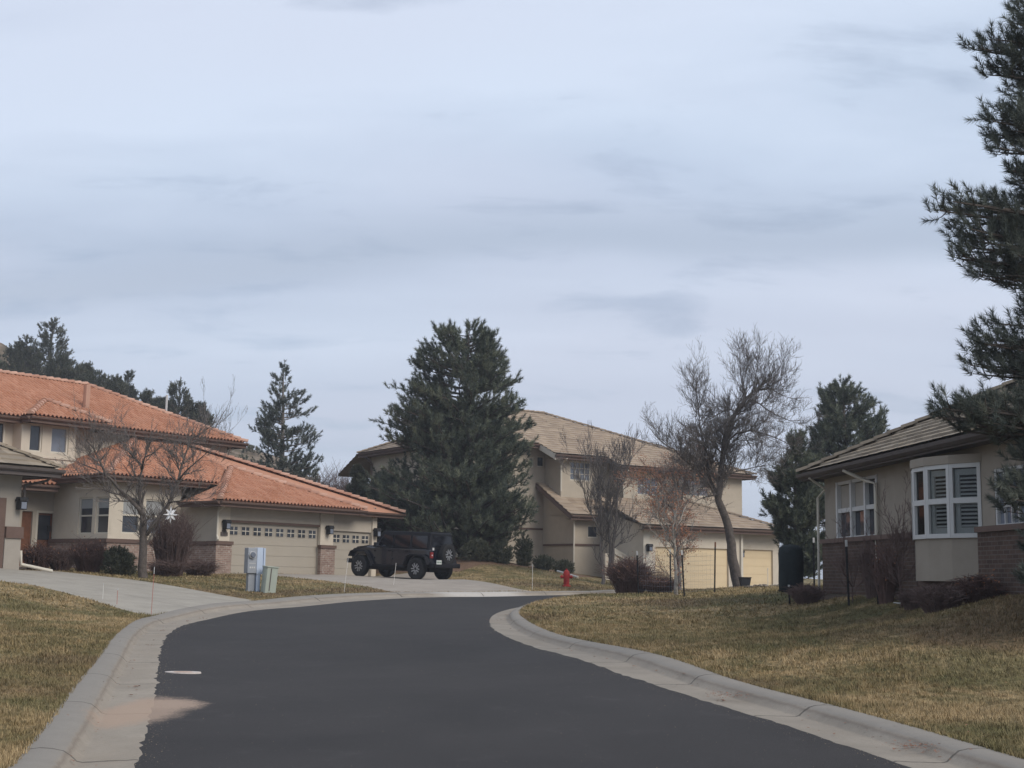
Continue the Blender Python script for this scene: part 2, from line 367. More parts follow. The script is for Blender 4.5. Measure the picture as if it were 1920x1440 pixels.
# ------------------------------------------------------------------ terrain height
def Yp(py): return 5100/(py-996)
cp = []
def C(px, py, Y=None): cp.append(P(px, py, Y or Yp(py)))
for a in ((253,1440),(1692,1434),(960,1440),(277,1357),(1460,1355),(293,1287),(1259,1293),(297,1237),(1080,1233),(310,1197),(370,1165),(918,1165),(700,1200),
          (500,1142),(633,1130),(983,1137.5)): C(*a)
for a in ((800,1120,41),(1000,1117,44),(1130,1116,48),(1113,1121,43),(900,1119,42.5)): C(*a)
for a in ((283,1163,30.6),(0,1200,22),(0,1300,15.5),(0,1100,33),(100,1120,32.2),(30,1075,40),(-250,1072,40),(480,1133,37.5),(180,1085,42),(0,1070,39.5),
          (110,1072,45),(270,1089,42.5),(410,1081,52.5),(215,1075,50),(467,1113,40.5),(560,1112,41.5),(438,1079.5,53.3),(610,1083,57.3),(711,1085,60),
          (778,1091,53.5),(675,1083.5,55.2),(740,1113,43),(850,1090,56),(1062,1104,49),(940,1090,53),(880,1047,61),(930,1058,61),(1080,1084,64),(1000,1066,66),
          (1196,1120,40),(1283,1125,38.5),(1340,1117,41),(1480,1140,32),(1597,1143,29.5),(1385,1105,46),(1670,1117,29.5),(1850,1120,24.8),(1920,1137,21.5),
          (1920,1220,19),(1920,1330,15.5),(1500,1200,24.5),(1500,1113,35),(1100,1120,41.5),(1229,1104,69),(1448,1109,73.4),(1700,1180,25),(1560,1113,34)): C(*a)
for x, y, z in ((-6,0,0),(6,0,0),(0,0,0),(0,5,.17),(9,8,.5),(-9,8,.6),(8,53,1.25),(9,57,1.25),(14,60,1.2),(25,62,1.0),(18,30,1.9),(18,45,1.7),(14,20,1.6),
                (-30,20,1.6),(-30,55,2.4),(-25,80,3),(0,90,3.2),(-5,72,3.0),(30,90,1.5),(60,40,1.5),(60,0,.5),(-60,0,1),(0,-40,-1),(0,150,3),(120,150,1),(-120,150,3),
                (-140,-40,1),(140,-40,0),(0,-140,-1)):
    cp.append(Vector((x, y, z)))
cpa = np.array([list(p) for p in cp]); XY = cpa[:, :2]; ZZ = cpa[:, 2]
def phi(r): return np.where(r > 1e-9, r*r*np.log(np.maximum(r, 1e-9)), 0)
n_ = len(XY); K = phi(np.linalg.norm(XY[:, None]-XY[None], axis=2)) + np.eye(n_)*.6
A_ = np.zeros((n_+3, n_+3)); A_[:n_, :n_] = K; A_[:n_, n_] = 1; A_[:n_, n_+1:] = XY; A_[n_, :n_] = 1; A_[n_+1:, :n_] = XY.T
W_ = np.linalg.solve(A_, np.concatenate([ZZ, [0, 0, 0]]))
def Hn(xy):
    xy = np.asarray(xy, float).reshape(-1, 2); q = xy.copy(); r = np.linalg.norm(q-[0, 40], axis=1)
    s = np.minimum(1, 150/np.maximum(r, 1e-6)); q = (q-[0, 40])*s[:, None]+[0, 40]
    out = np.zeros(len(q))
    for i in range(0, len(q), 20000):
        b = q[i:i+20000]
        out[i:i+20000] = phi(np.linalg.norm(b[:, None]-XY[None], axis=2))@W_[:n_] + W_[n_]+b@W_[n_+1:]
    return out
def Hf(x, y): return float(Hn([(x, y)])[0])
LAWN = .09
def inside(poly, pts):
    pts = np.asarray(pts, float); x, y = pts[:, 0], pts[:, 1]; r = np.zeros(len(pts), bool); n = len(poly)
    for i in range(n):
        x1, y1 = poly[i][:2]; x2, y2 = poly[(i+1) % n][:2]
        if y1 == y2: continue
        k = np.flatnonzero((y1 > y) != (y2 > y))
        if len(k): r[k] ^= x[k] < (x2-x1)*(y[k]-y1)/(y2-y1)+x1
    return r
def w2(px, py, Y=None): p = P(px, py, Y or Yp(py)); return Vector((p.x, p.y))

# asphalt edges and kerb backs (plan)
LA = [Vector((.6, -6)), Vector((-1.75, 5))]+[w2(*a) for a in ((253,1440),(277,1357),(293,1287),(297,1237),(310,1197),(337,1175),(400,1158),(500,1142),(633,1130))]+\
     [w2(800,1120.5,41),w2(900,1119,42.4),w2(1000,1117,44),w2(1130,1116,48),Vector((6.2,53.5)),Vector((9.5,57)),Vector((14,59.5)),Vector((24,62)),Vector((60,66))]
LB = [Vector((-.4, -6)), Vector((-2.7, 5))]+[w2(*a) for a in ((43,1440),(70,1403),(110,1353),(137,1313),(173,1263),(200,1227),(213,1207),(243,1180),(283,1163))]+\
     [w2(380,1144.5,33.9),w2(477,1131.5),w2(600,1123,40.0),w2(740,1115.5,42.0),w2(870,1112.5,43.4),w2(1000,1111,45.2),w2(1130,1111,49),Vector((5.8,54.2)),Vector((9.1,57.8)),Vector((13.8,60.3)),Vector((24,62.9)),Vector((60,66.9))]
RA = [Vector((7.2, -6)), Vector((4.85, 5))]+[w2(*a) for a in ((1692,1434),(1584,1396),(1460,1355),(1357,1325),(1259,1293),(1167,1266),(1080,1233),(1005,1212),(950,1190),(923,1176),(917,1163),(929,1149),(961,1140),(986,1137))]+\
     [w2(1050,1128,39.3),w2(1113,1120.7,43),Vector((5.5,47.0)),Vector((9,50.3)),Vector((14,52.6)),Vector((24,55)),Vector((60,59))]
RB = [Vector((8.2, -6)), Vector((5.75, 5))]+[w2(*a) for a in ((1905,1440),(1828,1412),(1682,1369),(1530,1325),(1395,1296),(1259,1250),(1151,1220),(1042,1190),(988,1168),(975,1157),(980,1147))]+\
     [w2(1010,1137,36.7),w2(1065,1127,39.3),w2(1125,1120,42.3),Vector((5.9,46.2)),Vector((9.4,49.4)),Vector((14,51.8)),Vector((24,54.2)),Vector((60,58.2))]
def smooth(p, w_, it=2):
    for _ in range(it):
        a = np.array([list(q) for q in p]); n = len(a); out = a.copy()
        for i in range(1, n-1):
            k = min(w_, i, n-1-i); out[i] = a[i-k:i+k+1].mean(0)
        p = [Vector(q) for q in out]
    return p
def pair(A, B):
    A = smooth(catmull([Vector((*p, 0)) for p in A], .17), 5); A = [p+Vector((random.gauss(0, .016)+.010*math.sin(p.y*4.1)*math.sin(p.y*1.3), random.gauss(0, .016), 0)) if 5 < p.y < 30 else p for p in A]; B = smooth(catmull([Vector((*p, 0)) for p in B], .12), 8); out = []; j = 0
    for i, p in enumerate(A):
        if i == len(A)-1: k = len(B)-1
        elif i == 0: k = 0
        else:
            rng = range(j, min(j+60, len(B))); k = min(rng, key=lambda q: (B[q]-p).length)
        j = k; out.append((Vector((p.x, p.y)), Vector((B[k].x, B[k].y))))
    return out
LP = pair(LA, LB); RP = pair(RA, RB)
corr = [b for a, b in LP]+[b for a, b in RP][::-1]
roadp = [a for a, b in LP]+[a for a, b in RP][::-1]
d1 = [w2(283,1163)+Vector((-.02,0)), w2(180,1136,32.0), w2(60,1110,33.5), w2(-60,1098,33.5), w2(-600,1085,34), w2(-600,1068,39.9), w2(0,1071,41.6), w2(110,1076,43), w2(180,1085.5,42), w2(330,1107,39.8), w2(477,1131.5)]
# driveway of the tiled garage
UH = Vector((.603, .798)); VH = Vector((-.798, .603)); OH = Vector((-10.95, 53.3))
def hh(a, b): return OH+UH*a+VH*b
d2 = [hh(-.1,-.02), hh(-.1,-2.4), w2(560,1089,49.0), w2(640,1097,46.3), w2(690,1104,44.6), w2(740,1115.5,42.0), w2(870,1112.5,43.4), w2(1000,1111,45.2), w2(960,1107,47), w2(880,1097,51), hh(8.6,-3.5), hh(8.6,-.02)]
bed1 = [hh(-.75,-.9), hh(-4.3,-.2), hh(-7.0,1.5), w2(110,1077,43.3), w2(0,1072,42), hh(-12,6), hh(-4,6), hh(-.75,5)]
bed2 = [hh(9,-.5), w2(860,1062,58.0), w2(900,1058,59.5), w2(950,1062,60.5), w2(1010,1074,62), w2(1085,1086,63.5), Vector((4.5,70)), Vector((-12,72)), hh(9.5,4)]
bed3 = [w2(1600,1132,31), w2(1660,1135,29), w2(1760,1138,26.4), w2(1880,1140,23.5), w2(1990,1140,21), Vector((9.6,20)), Vector((8.2,34)), w2(1490,1125,33.5), w2(1500,1136,32)]
tr_c = w2(1395,1108,45.6); bed4 = [tr_c+Vector((math.cos(t)*(1.9+.2*math.sin(3*t)), math.sin(t)*1.2)) for t in np.linspace(0, 2*PI, 18)[:-1]]
d3 = [Vector((6.8,68.5)), Vector((8.4,58.2)), Vector((17.5,62.5)), Vector((15.5,73.5))]
polys = [('mulch_bed', bed2), ('planting_bed', bed1), ('planting_bed', bed3), ('planting_bed', bed4), ('left_driveway', d1), ('garage_driveway', d2), ('far_driveway', d3)]
def dens(poly, step=.6, closed=True, keep=()):
    out = []; n = len(poly)
    for i in range(n if closed else n-1):
        a, b = poly[i], poly[(i+1) % n]; k = max(1, int((b-a).length/step))
        for j in range(k): out.append(a.lerp(b, j/k))
    return out
V2 = []; E2 = []
def addpoly(poly):
    o = len(V2); n = len(poly); V2.extend(poly); E2.extend([(o+i, o+(i+1) % n) for i in range(n)])
addpoly(corr); addpoly(roadp)
polyd = []
for nm, p in polys:
    pd = dens(p, .5); polyd.append((nm, pd)); addpoly(pd)
S = 1600
addpoly([Vector((-S, -S)), Vector((S, -S)), Vector((S, S)), Vector((-S, S))])
def grid(x0, x1, y0, y1, st, ex=None):
    g = []
    for x in np.arange(x0, x1, st):
        for y in np.arange(y0, y1, st):
            if ex and ex[0] <= x < ex[1] and ex[2] <= y < ex[3]: continue
            g.append(Vector((x+random.uniform(-.2, .2)*st, y+random.uniform(-.2, .2)*st)))
    return g
V2 += grid(-16, 14, 8, 46, .42)+grid(-26, 26, -6, 78, 1.1, (-16, 14, 8, 46))+grid(-80, 80, -60, 150, 6, (-26, 26, -6, 78))+grid(-700, 700, -600, 800, 60, (-80, 80, -60, 150))
r_ = delaunay_2d_cdt(V2, E2, [], 0, 1e-4)
gv = np.array([list(v) for v in r_[0]]); gf = np.array([f for f in r_[2] if len(f) == 3]); gz = Hn(gv)
cen = gv[gf].mean(axis=1)
cls = np.zeros(len(gf), int); names = ['ground']
for i, (nm, p) in enumerate(polyd): cls[inside(p, cen)] = i+1; names.append(nm)
cls[inside(corr, cen)] = -1; cls[inside(roadp, cen)] = 99
def gobj(name, mask, m, off, lab=None):
    f = gf[mask]; us, inv = np.unique(f, return_inverse=True); 
    V = np.column_stack([gv[us], gz[us]+off])
    o = mesh_np(name, V, inv.reshape(-1, 3), m); o['kind'] = 'structure'; 
    for p in o.data.polygons: p.use_smooth = True
    return o
gobj('ground', cls == 0, M_lawn, LAWN)
gobj('road', cls == 99, M_asph, 0)
for i, nm in enumerate(names[1:], 1):
    gobj({'left_driveway': 'driveway', 'garage_driveway': 'driveway', 'far_driveway': 'driveway'}.get(nm, nm), cls == i,
         {'mulch_bed': M_mulch, 'planting_bed': M_bed, 'left_driveway': M_drive, 'garage_driveway': M_drive2, 'far_driveway': M_drive2}[nm], LAWN)
# kerb and gutter ribbons
def kerb(pairs, name):
    st = [(0, .0), (.03, .006), (.50, -.015), (.55, -.006), (.61, .045), (.67, .082), (.76, .098), (.88, .102), (1, LAWN)]
    mb = MB(); L = 0; pa = np.array([[*a, *b] for a, b in pairs]); n = len(st); rows = []
    for i, (a, b) in enumerate(pairs):
        if i: L += (a-pairs[i-1][0]).length
        row = []
        for t, h in st:
            q = a.lerp(b, t); row.append((q.x, q.y, h))
        rows.append((L, row))
    flat = np.array([r[:2] for L, row in rows for r in row]); z = Hn(flat)
    mb.v = [(flat[i][0], flat[i][1], z[i]+rows[i//n][1][i % n][2]) for i in range(len(flat))]
    for i in range(len(rows)-1):
        for k in range(n-1):
            mb.f.append([i*n+k, i*n+k+1, (i+1)*n+k+1, (i+1)*n+k])
            mb.uv.append([(rows[i][0], k/n), (rows[i][0], (k+1)/n), (rows[i+1][0], (k+1)/n), (rows[i+1][0], k/n)])
    o = mb.build(name, M_kerb, smooth=True); o['kind'] = 'structure'
    bm = bmesh.new(); bm.from_mesh(o.data); bmesh.ops.recalc_face_normals(bm, faces=bm.faces[:])
    if sum(f.normal.z for f in bm.faces) < 0: bmesh.ops.reverse_faces(bm, faces=bm.faces[:])
    bm.to_mesh(o.data); bm.free()
kerb(LP, 'kerb'); kerb(RP, 'kerb')
def draped(name, poly, m, off, step=.12, jit=.03, kind='structure', thick=0):
    p = dens([Vector(q) for q in poly], step); p = [q+Vector((random.uniform(-jit, jit), random.uniform(-jit, jit))) for q in p]
    n = len(p); r = delaunay_2d_cdt(p, [(i, (i+1) % n) for i in range(n)], [], 1, 1e-5); v = np.array([list(x) for x in r[0]]); z = Hn(v)+off
    f = [t for t in r[2]]; ob = mesh_np(name, np.column_stack([v, z]), np.array([t for t in f if len(t) == 3]), m)
    if kind: ob['kind'] = kind
    return ob


# ------------------------------------------------------------------ building helpers (house frame: x along front, y back, z world height; dz = -root z)
class House:
    def __init__(s, name, o, u, zb, label, cat='house'):
        s.o = Vector(o); s.u = Vector(u).normalized(); s.v = Vector((-s.u.y, s.u.x)); s.zb = zb
        s.root = thing(name, (s.o.x, s.o.y, zb), label, cat, rz=math.atan2(s.u.y, s.u.x))
    def px(s, px, py, b):                # pixel on the vertical plane y=b -> local (a, world z)
        d = ray(px, py); d2_ = Vector((d.x, d.y)); base = s.o+s.v*b; n = s.v
        t = base.dot(n)/d2_.dot(n); q = d2_*t; return (q-base).dot(s.u), d.z*t+CZ
    def pxa(s, px, py, a):               # pixel on the vertical plane x=a -> local (b, z)
        d = ray(px, py); d2_ = Vector((d.x, d.y)); base = s.o+s.u*a
        t = base.dot(s.u)/d2_.dot(s.u); q = d2_*t; return (q-base).dot(s.v), d.z*t+CZ
    def add(s, mb, name, m, parent=None, **k):
        return mb.build(name, m, parent or s.root, dz=-s.zb, **k)
def wall_y(mb, x0, x1, z0, z1, y, holes=(), th=.16):
    """wall facing -y at plane y with rectangular openings and reveals"""
    xs = sorted({x0, x1, *[v for h in holes for v in h[:2]]}); zs = sorted({z0, z1, *[v for h in holes for v in h[2:]]})
    for i in range(len(xs)-1):
        for j in range(len(zs)-1):
            cx_, cz_ = (xs[i]+xs[i+1])/2, (zs[j]+zs[j+1])/2
            if any(h[0] < cx_ < h[1] and h[2] < cz_ < h[3] for h in holes): continue
            mb.add([(xs[i], y, zs[j]), (xs[i+1], y, zs[j]), (xs[i+1], y, zs[j+1]), (xs[i], y, zs[j+1])], [(0, 1, 2, 3)])
    for a, b, c, d in holes:
        mb.add([(a, y, c), (a, y, d), (a, y+th, d), (a, y+th, c)], [(0, 1, 2, 3)])
        mb.add([(b, y, c), (b, y+th, c), (b, y+th, d), (b, y, d)], [(0, 1, 2, 3)])
        mb.add([(a, y, d), (b, y, d), (b, y+th, d), (a, y+th, d)], [(0, 1, 2, 3)])
        mb.add([(a, y, c), (a, y+th, c), (b, y+th, c), (b, y, c)], [(0, 1, 2, 3)])
def xf(mb, f):
    mb.v = [f(*p) for p in mb.v]; return mb
def window(H, a0, a1, z0, z1, y, cols=1, rows=1, fm=None, gm=None, fw=.06, depth=.10, muntin=.03, split=None, T=None, blind=0):
    """frame object with a pane child, set back from the wall plane y (facing -y); T transforms the local coordinates"""
    fm = fm or M_cream; gm = gm or M_glass; mb = MB(); yf = y+depth
    mb.box(a0, a0+fw, yf-.05, yf+.03, z0, z1); mb.box(a1-fw, a1, yf-.05, yf+.03, z0, z1)
    mb.box(a0+fw, a1-fw, yf-.05, yf+.03, z0, z0+fw); mb.box(a0+fw, a1-fw, yf-.05, yf+.03, z1-fw, z1)
    iw = a1-a0-2*fw
    for i in range(1, cols):
        x = a0+fw+iw*i/cols; mb.box(x-muntin/2, x+muntin/2, yf-.035, yf+.01, z0+fw, z1-fw)
    for j in range(1, rows):
        z = z0+fw+(z1-z0-2*fw)*j/rows; mb.box(a0+fw, a1-fw, yf-.032, yf+.008, z-muntin/2, z+muntin/2)
    if split: 
        z = z0+(z1-z0)*split; mb.box(a0+fw, a1-fw, yf-.04, yf+.012, z-.03, z+.03)
    if T: xf(mb, T)
    f = H.add(mb, 'window', fm)
    g = MB().box(a0+fw*.5, a1-fw*.5, yf+.012, yf+.02, z0+fw*.5, z1-fw*.5)
    if T: xf(g, T)
    H.add(g, 'pane', gm, f)
    if blind:
        b = MB().box(a0+fw, a1-fw, yf-.004, yf+.003, z1-(z1-z0)*blind, z1-fw)
        if T: xf(b, T)
        H.add(b, 'blind', M_blind, f)
    return f
def gdoor(H, a0, a1, z0, z1, y, m, panels=4, lights=0, last=None):
    mb = MB(); n = 5
    for j in range(n):
        c0 = z0+(z1-z0)*j/n; c1 = z0+(z1-z0)*(j+1)/n-.012; mb.box(a0, a1, y+.10, y+.14, c0, c1)
    mb.box(a0, a1, y+.115, y+.145, z0, z1)
    d = H.add(mb, 'garage_door', m)
    if lights:
        for i in range(lights):
            cx_ = a0+(a1-a0)*(i+.5)/lights; zt = z1-.16; wv, hv = .19, .155
            fr = MB(); fr.box(cx_-wv-.02, cx_+wv+.02, y+.088, y+.099, zt-2*hv-.02, zt+.02)
            f = H.add(fr, 'window', M_doorp if m is M_doorp else m)
            f.parent = d
            g = MB()
            for sx in (-1, 1):
                for sz in (0, 1):
                    xa = cx_+(.018 if sx > 0 else -wv); g.box(xa, xa+wv-.018, y+.078, y+.086, zt-(sz+1)*hv+(.016 if sz == 0 else 0), zt-sz*hv-(.016 if sz else 0))
            H.add(g, 'pane', M_glass, f)
            mu = MB().box(cx_-.018, cx_+.018, y+.074, y+.087, zt-2*hv, zt).box(cx_-wv, cx_-.0181, y+.074, y+.0868, zt-hv-.016, zt-hv+.016).box(cx_+.0181, cx_+wv, y+.074, y+.0868, zt-hv-.016, zt-hv+.016)
            H.add(mu, 'muntin', M_cream, f)
    return d
def facet(H, poly, z0, a0, b0, ga, gb, kind, parent, m, course=.36):
    """one tiled roof plane z = z0+ga*(a-a0)+gb*(b-b0) clipped to a convex plan polygon"""
    g = math.hypot(ga, gb); ux, uy = ga/g, gb/g; ex, ey = uy, -ux      # upslope, eave direction
    T = [(p[0]*ux+p[1]*uy) for p in poly]; Sx = [(p[0]*ex+p[1]*ey) for p in poly]
    t0, t1 = min(T), max(T); s0, s1 = min(Sx), max(Sx); cs = course/math.sqrt(1+g*g)
    if kind == 'barrel':
        per = .19; ns = int((s1-s0)/per*6)+2; ss = s0+np.arange(ns)*per/6
        ph = (ss/per) % 1; amp = .06; prof = amp*np.where(ph < .58, np.sin(PI*ph/.58), -.35*np.sin(PI*(ph-.58)/.42)); thick = .035
    else:
        per = .42; ns = int((s1-s0)/per*2)+3; ss = s0+np.arange(ns)//2*per+(np.arange(ns) % 2)*(per-.012)
        prof = np.where(np.arange(ns) % 2 == 0, .0, .0)+RNG.uniform(-.004, .004, ns); thick = .055
    nr = int((t1-t0)/cs)+2; rows = []
    for k in range(nr): rows += [(t0+k*cs, thick, k), (t0+(k+1)*cs-.001, .004, k)]
    V = []; 
    for (t, off, k) in rows:
        jit = RNG.uniform(-.006, .006, len(ss)) if kind != 'barrel' else 0
        a = ss*ex+t*ux; b = ss*ey+t*uy; z = z0+ga*(a-a0)+gb*(b-b0)+prof+off+jit
        V.append(np.column_stack([a, b, z]))
    V = np.concatenate(V); n = len(ss); me = bpy.data.meshes.new('roof_tiles'); F = []; UV = []
    for i in range(len(rows)-1):
        for j in range(n-1):
            F.append((i*n+j, i*n+j+1, (i+1)*n+j+1, (i+1)*n+j))
    me.from_pydata([tuple(v) for v in V], [], F); bm = bmesh.new(); bm.from_mesh(me); uvl = bm.loops.layers.uv.new('UVMap')
    bm.faces.ensure_lookup_table(); q = 0
    for i in range(len(rows)-1):
        k = rows[i][2]
        for j in range(n-1):
            fc = bm.faces[q]; q += 1; sc_ = (ss[j]+ss[j+1])/2/per
            for l in fc.loops: l[uvl].uv = (sc_, k+.5)
    area = sum(poly[i][0]*poly[(i+1) % len(poly)][1]-poly[(i+1) % len(poly)][0]*poly[i][1] for i in range(len(poly)))
    if area < 0: poly = poly[::-1]
    for i in range(len(poly)):
        p, r = Vector(poly[i]), Vector(poly[(i+1) % len(poly)]); d = (r-p)
        if d.length < 1e-6: continue
        d.normalize(); no = Vector((d.y, -d.x, 0))
        bmesh.ops.bisect_plane(bm, geom=bm.verts[:]+bm.edges[:]+bm.faces[:], plane_co=(p.x, p.y, 0), plane_no=no, clear_outer=True, dist=1e-6)
    # underside sheet
    vs = [bm.verts.new((p[0], p[1], z0+ga*(p[0]-a0)+gb*(p[1]-b0)-.05)) for p in poly]; bm.faces.new(vs[::-1])
    for v in bm.verts: v.co.z -= H.zb
    bmesh.ops.recalc_face_normals(bm, faces=bm.faces[:]) if False else None
    bm.to_mesh(me); bm.free()
    if kind == 'barrel':
        for p in me.polygons: p.use_smooth = abs(p.normal.z) > .6
    me.materials.append(m); ob = bpy.data.objects.new('tiles', me); col.objects.link(ob); ob.parent = parent; return ob
def join(obs, name):
    """merge freshly made meshes into the first one"""
    bm = bmesh.new(); mats = obs[0].data.materials[0]
    for o in obs: bm.from_mesh(o.data)
    me = bpy.data.meshes.new(name); bm.to_mesh(me); bm.free(); me.materials.append(mats)
    par = obs[0].parent; 
    for o in obs: bpy.data.objects.remove(o)
    ob = bpy.data.objects.new(name, me); col.objects.link(ob); ob.parent = par; return ob
def roof(H, facets, kind, m, course=.36):
    return join([facet(H, *f, kind, H.root, m, course) for f in facets], 'roof')
def caps(H, rf, lines, kind, m):
    for p0, p1 in lines:
        p0, p1 = Vector(p0), Vector(p1); L = (p1-p0).length; d = (p1-p0)/L; n = int(L/.36); mb = MB(); up = Vector((0, 0, 1)); sd_ = d.cross(up).normalized(); up = sd_.cross(d)
        for k in range(n+1):
            q0 = p0+d*(k*.36-.03); q1 = p0+d*min(L, (k+1)*.36+.03)
            r0, r1 = (.135, .10) if kind == 'barrel' else (.15, .14); o = len(mb.v); seg = 7; fs = []; vs = []
            for q, r in ((q0, r0), (q1, r1)):
                for j in range(seg):
                    t = PI*j/(seg-1); h = math.sin(t)*r if kind == 'barrel' else min(math.sin(t)*r, r*.5)
                    vs.append(q+sd_*(math.cos(t)*r)+up*(h+(.045 if q is q0 else .02)))
            for j in range(seg-1): fs.append((j, j+1, seg+j+1, seg+j))
            fs.append(tuple(range(seg)))
            mb.add(vs, fs, [[(k+.5, .5)]*len(f) for f in fs])
        H.add(mb, 'ridge_cap', m, rf)
def eave(H, pts, m, inward, w=.6, h=.2, gutter=True, soffit=True):
    """fascia + gutter along eave polyline pts [(a,b,z)], soffit of width w on the inner (left) side"""
    mb = MB(); g = MB()
    for i in range(len(pts)-1):
        p, q = Vector(pts[i]), Vector(pts[i+1]); d = (q-p); d2_ = Vector((d.x, d.y, 0)).normalized(); n = Vector((-d2_.y, d2_.x, 0))*inward
        vs = []
        for r in (p, q):
            vs += [r+n*0.0+Vector((0, 0, -.02)), r+n*.04+Vector((0, 0, -.02)), r+n*.04+Vector((0, 0, -h)), r+n*0.0+Vector((0, 0, -h))]
        mb.add(vs, [(0, 1, 2, 3), (7, 6, 5, 4), (0, 4, 5, 1), (1, 5, 6, 2), (2, 6, 7, 3), (3, 7, 4, 0)])
        if soffit:
            s = [p+n*.04+Vector((0, 0, -h+.03)), q+n*.04+Vector((0, 0, -h+.03)), q+n*w+Vector((0, 0, -h+.03)), p+n*w+Vector((0, 0, -h+.03))]
            mb.add(s+[x+Vector((0, 0, .02)) for x in s], [(0, 1, 2, 3), (7, 6, 5, 4)])
        if gutter:
            vs = []
            for r in (p, q):
                vs += [r-n*.003+Vector((0, 0, -.03)), r-n*.13+Vector((0, 0, -.03)), r-n*.115+Vector((0, 0, -.10)), r-n*.05+Vector((0, 0, -.15)), r-n*.003+Vector((0, 0, -.15))]
            g.add(vs, [(0, 1, 6, 5), (1, 2, 7, 6), (2, 3, 8, 7), (3, 4, 9, 8), (0, 4, 3, 2, 1), (5, 6, 7, 8, 9)])
    H.add(mb, 'fascia', m)
    if gutter: H.add(g, 'gutter', m)
def lamp(H, a, z, y, m=None):
    mb = MB().box(a-.05, a+.05, y-.04, y-.002, z-.1, z+.1).box(a-.11, a+.11, y-.26, y-.04, z-.20, z+.05)
    mb.prism_yz([(y-.29, z+.052), (y-.012, z+.052), (y-.07, z+.17), (y-.23, z+.17)], a-.14, a+.14)
    l = H.add(mb, 'wall_lamp', M_black)
    H.add(MB().box(a-.085, a+.085, y-.268, y-.262, z-.17, z+.02), 'lamp_glass', M_glassb, l)
def pipe(H, pts, r, m, name='downspout'): H.add(MB().tube(pts, r, 8), name, m)

# ------------------------------------------------------------------ tiled house (left)
EY = CZ
H1 = House('tiled_house', OH, UH, 1.9, 'two storey stucco house with orange clay tile roofs and small paned garage doors')
def z1(z): return z+EY
g0, ztop0 = H1.px(438, 977, 0); 
zg0, zg1 = 1.93, 4.02
eB = z1(2.97-.41*.4)
# walls
mb = MB()
wall_y(mb, -.6, 8.4, 1.2, eB+.1, 0, [(0.02, 4.92, zg0-.3, zg1), (5.75, 8.12, zg0-.3, zg1-.12)], .22)
mb.add([(-.6, 0, 1.2), (-.6, 6.6, 1.2), (-.6, 6.6, eB+.9), (-.6, 2.2, eB+.9), (-.6, 2.2, eB+.1), (-.6, 0, eB+.1)], [(0, 1, 2, 3, 4, 5)][::-1])
mb.add([(8.4, 0, 1.2), (8.4, 6.6, 1.2), (8.4, 6.6, eB+.2), (8.4, 0, eB+.2)], [(0, 1, 2, 3)])
H1.add(mb, 'wall', M_stucco)
# pillar facings and brick bases
for q in ((-.62, .0, -.06, 0-.003, 3.28, eB-.18), (4.95, 5.72, -.06, -.003, 3.28, eB-.18), (8.13, 8.42, -.06, -.003, 1.5, eB-.18)): H1.add(MB().box(*q), 'pillar_face', M_stucco2)
H1.add(MB().box(4.9, 5.75, -.16, -.001, 1.2, 3.14), 'brick_base', M_brick)
bk = MB().box(-.74, .05, -.16, .30, 1.2, 3.14).box(-.72, -.602, .301, 2.19, 1.2, 3.12)
H1.add(bk, 'brick_base', M_brick)
cp_ = MB().box(-.80, .09, -.21, .34, 3.14, 3.27).box(4.86, 5.79, -.21, -.001, 3.14, 3.27).box(-.76, -.602, .341, 2.19, 3.12, 3.26)
cp_.box(-.05, 5.0, -.03, -.003, zg1, zg1+.09)
H1.add(cp_, 'brick_cap', M_trim)
gdoor(H1, .02, 4.92, zg0, zg1, .0, M_doorp, lights=8); gdoor(H1, 5.75, 8.12, zg0, zg1-.12, .0, M_doorp, lights=4)
for a in (-.3, 5.35, 8.28): lamp(H1, a, 3.93, -.06)
pl = MB(); arc = [(-.47, 3.48), (-.13, 3.48), (-.13, 3.62)]+[(-.30+.12*math.cos(t), 3.62+.12*math.sin(t)) for t in np.linspace(0, PI, 9)]+[(-.47, 3.62)]
pl.prism_xz(arc, -.10, -.062); H1.add(pl, 'number_plaque', M_trim2)
# bay (projecting wing)
zb = z1(3.63)
win = [H1.px(232, 935, 2.2)[0]-.02, H1.px(262, 1000, 2.2)[0], H1.px(274, 935, 2.2)[0], H1.px(306, 1000, 2.2)[0]]
wz0, wz1 = H1.px(250, 1001, 2.2)[1], H1.px(250, 934, 2.2)[1]
mb = MB(); wall_y(mb, -4.0, -.6, 1.2, zb-.1, 2.2, [(win[0], win[1], wz0, wz1), (win[2], win[3], wz0, wz1)])
side = MB(); L_ = 3.5
sw = [H1.pxa(px, 980, -4.0)[0]-2.2 for px in (203, 178, 172, 146)]   # distances back along the side wall
sz0, sz1 = H1.pxa(175, 1001, -4.0)[1], H1.pxa(175, 932, -4.0)[1]
# side wall: built facing -y with x = -distance, then turned
Ts = lambda x, y, z: (-4.0+y, 2.2-x, z)
wall_y(side, -L_, 0, 1.2, zb-.1, 0, [(-sw[1], -sw[0], sz0, sz1), (-sw[3], -sw[2], sz0, sz1)])
xf(side, Ts); mb.add(side.v, side.f)
H1.add(mb, 'wall', M_stucco2)
window(H1, win[0], win[1], wz0, wz1, 2.2, split=.52, blind=.48); window(H1, win[2], win[3], wz0, wz1, 2.2, split=.52, gm=M_glassb, blind=.55)
for a, b in ((sw[0], sw[1]), (sw[2], sw[3])): window(H1, -b, -a, sz0, sz1, 0, split=.5, T=Ts, gm=M_glass, blind=.30)
bk = MB().box(-4.09, -.73, 2.08, 2.197, 1.2, 3.12); s2 = MB().box(-L_, .0, -.12, -.003, 1.2, 3.12); xf(s2, Ts); bk.add(s2.v, s2.f); H1.add(bk, 'brick_base', M_brick)
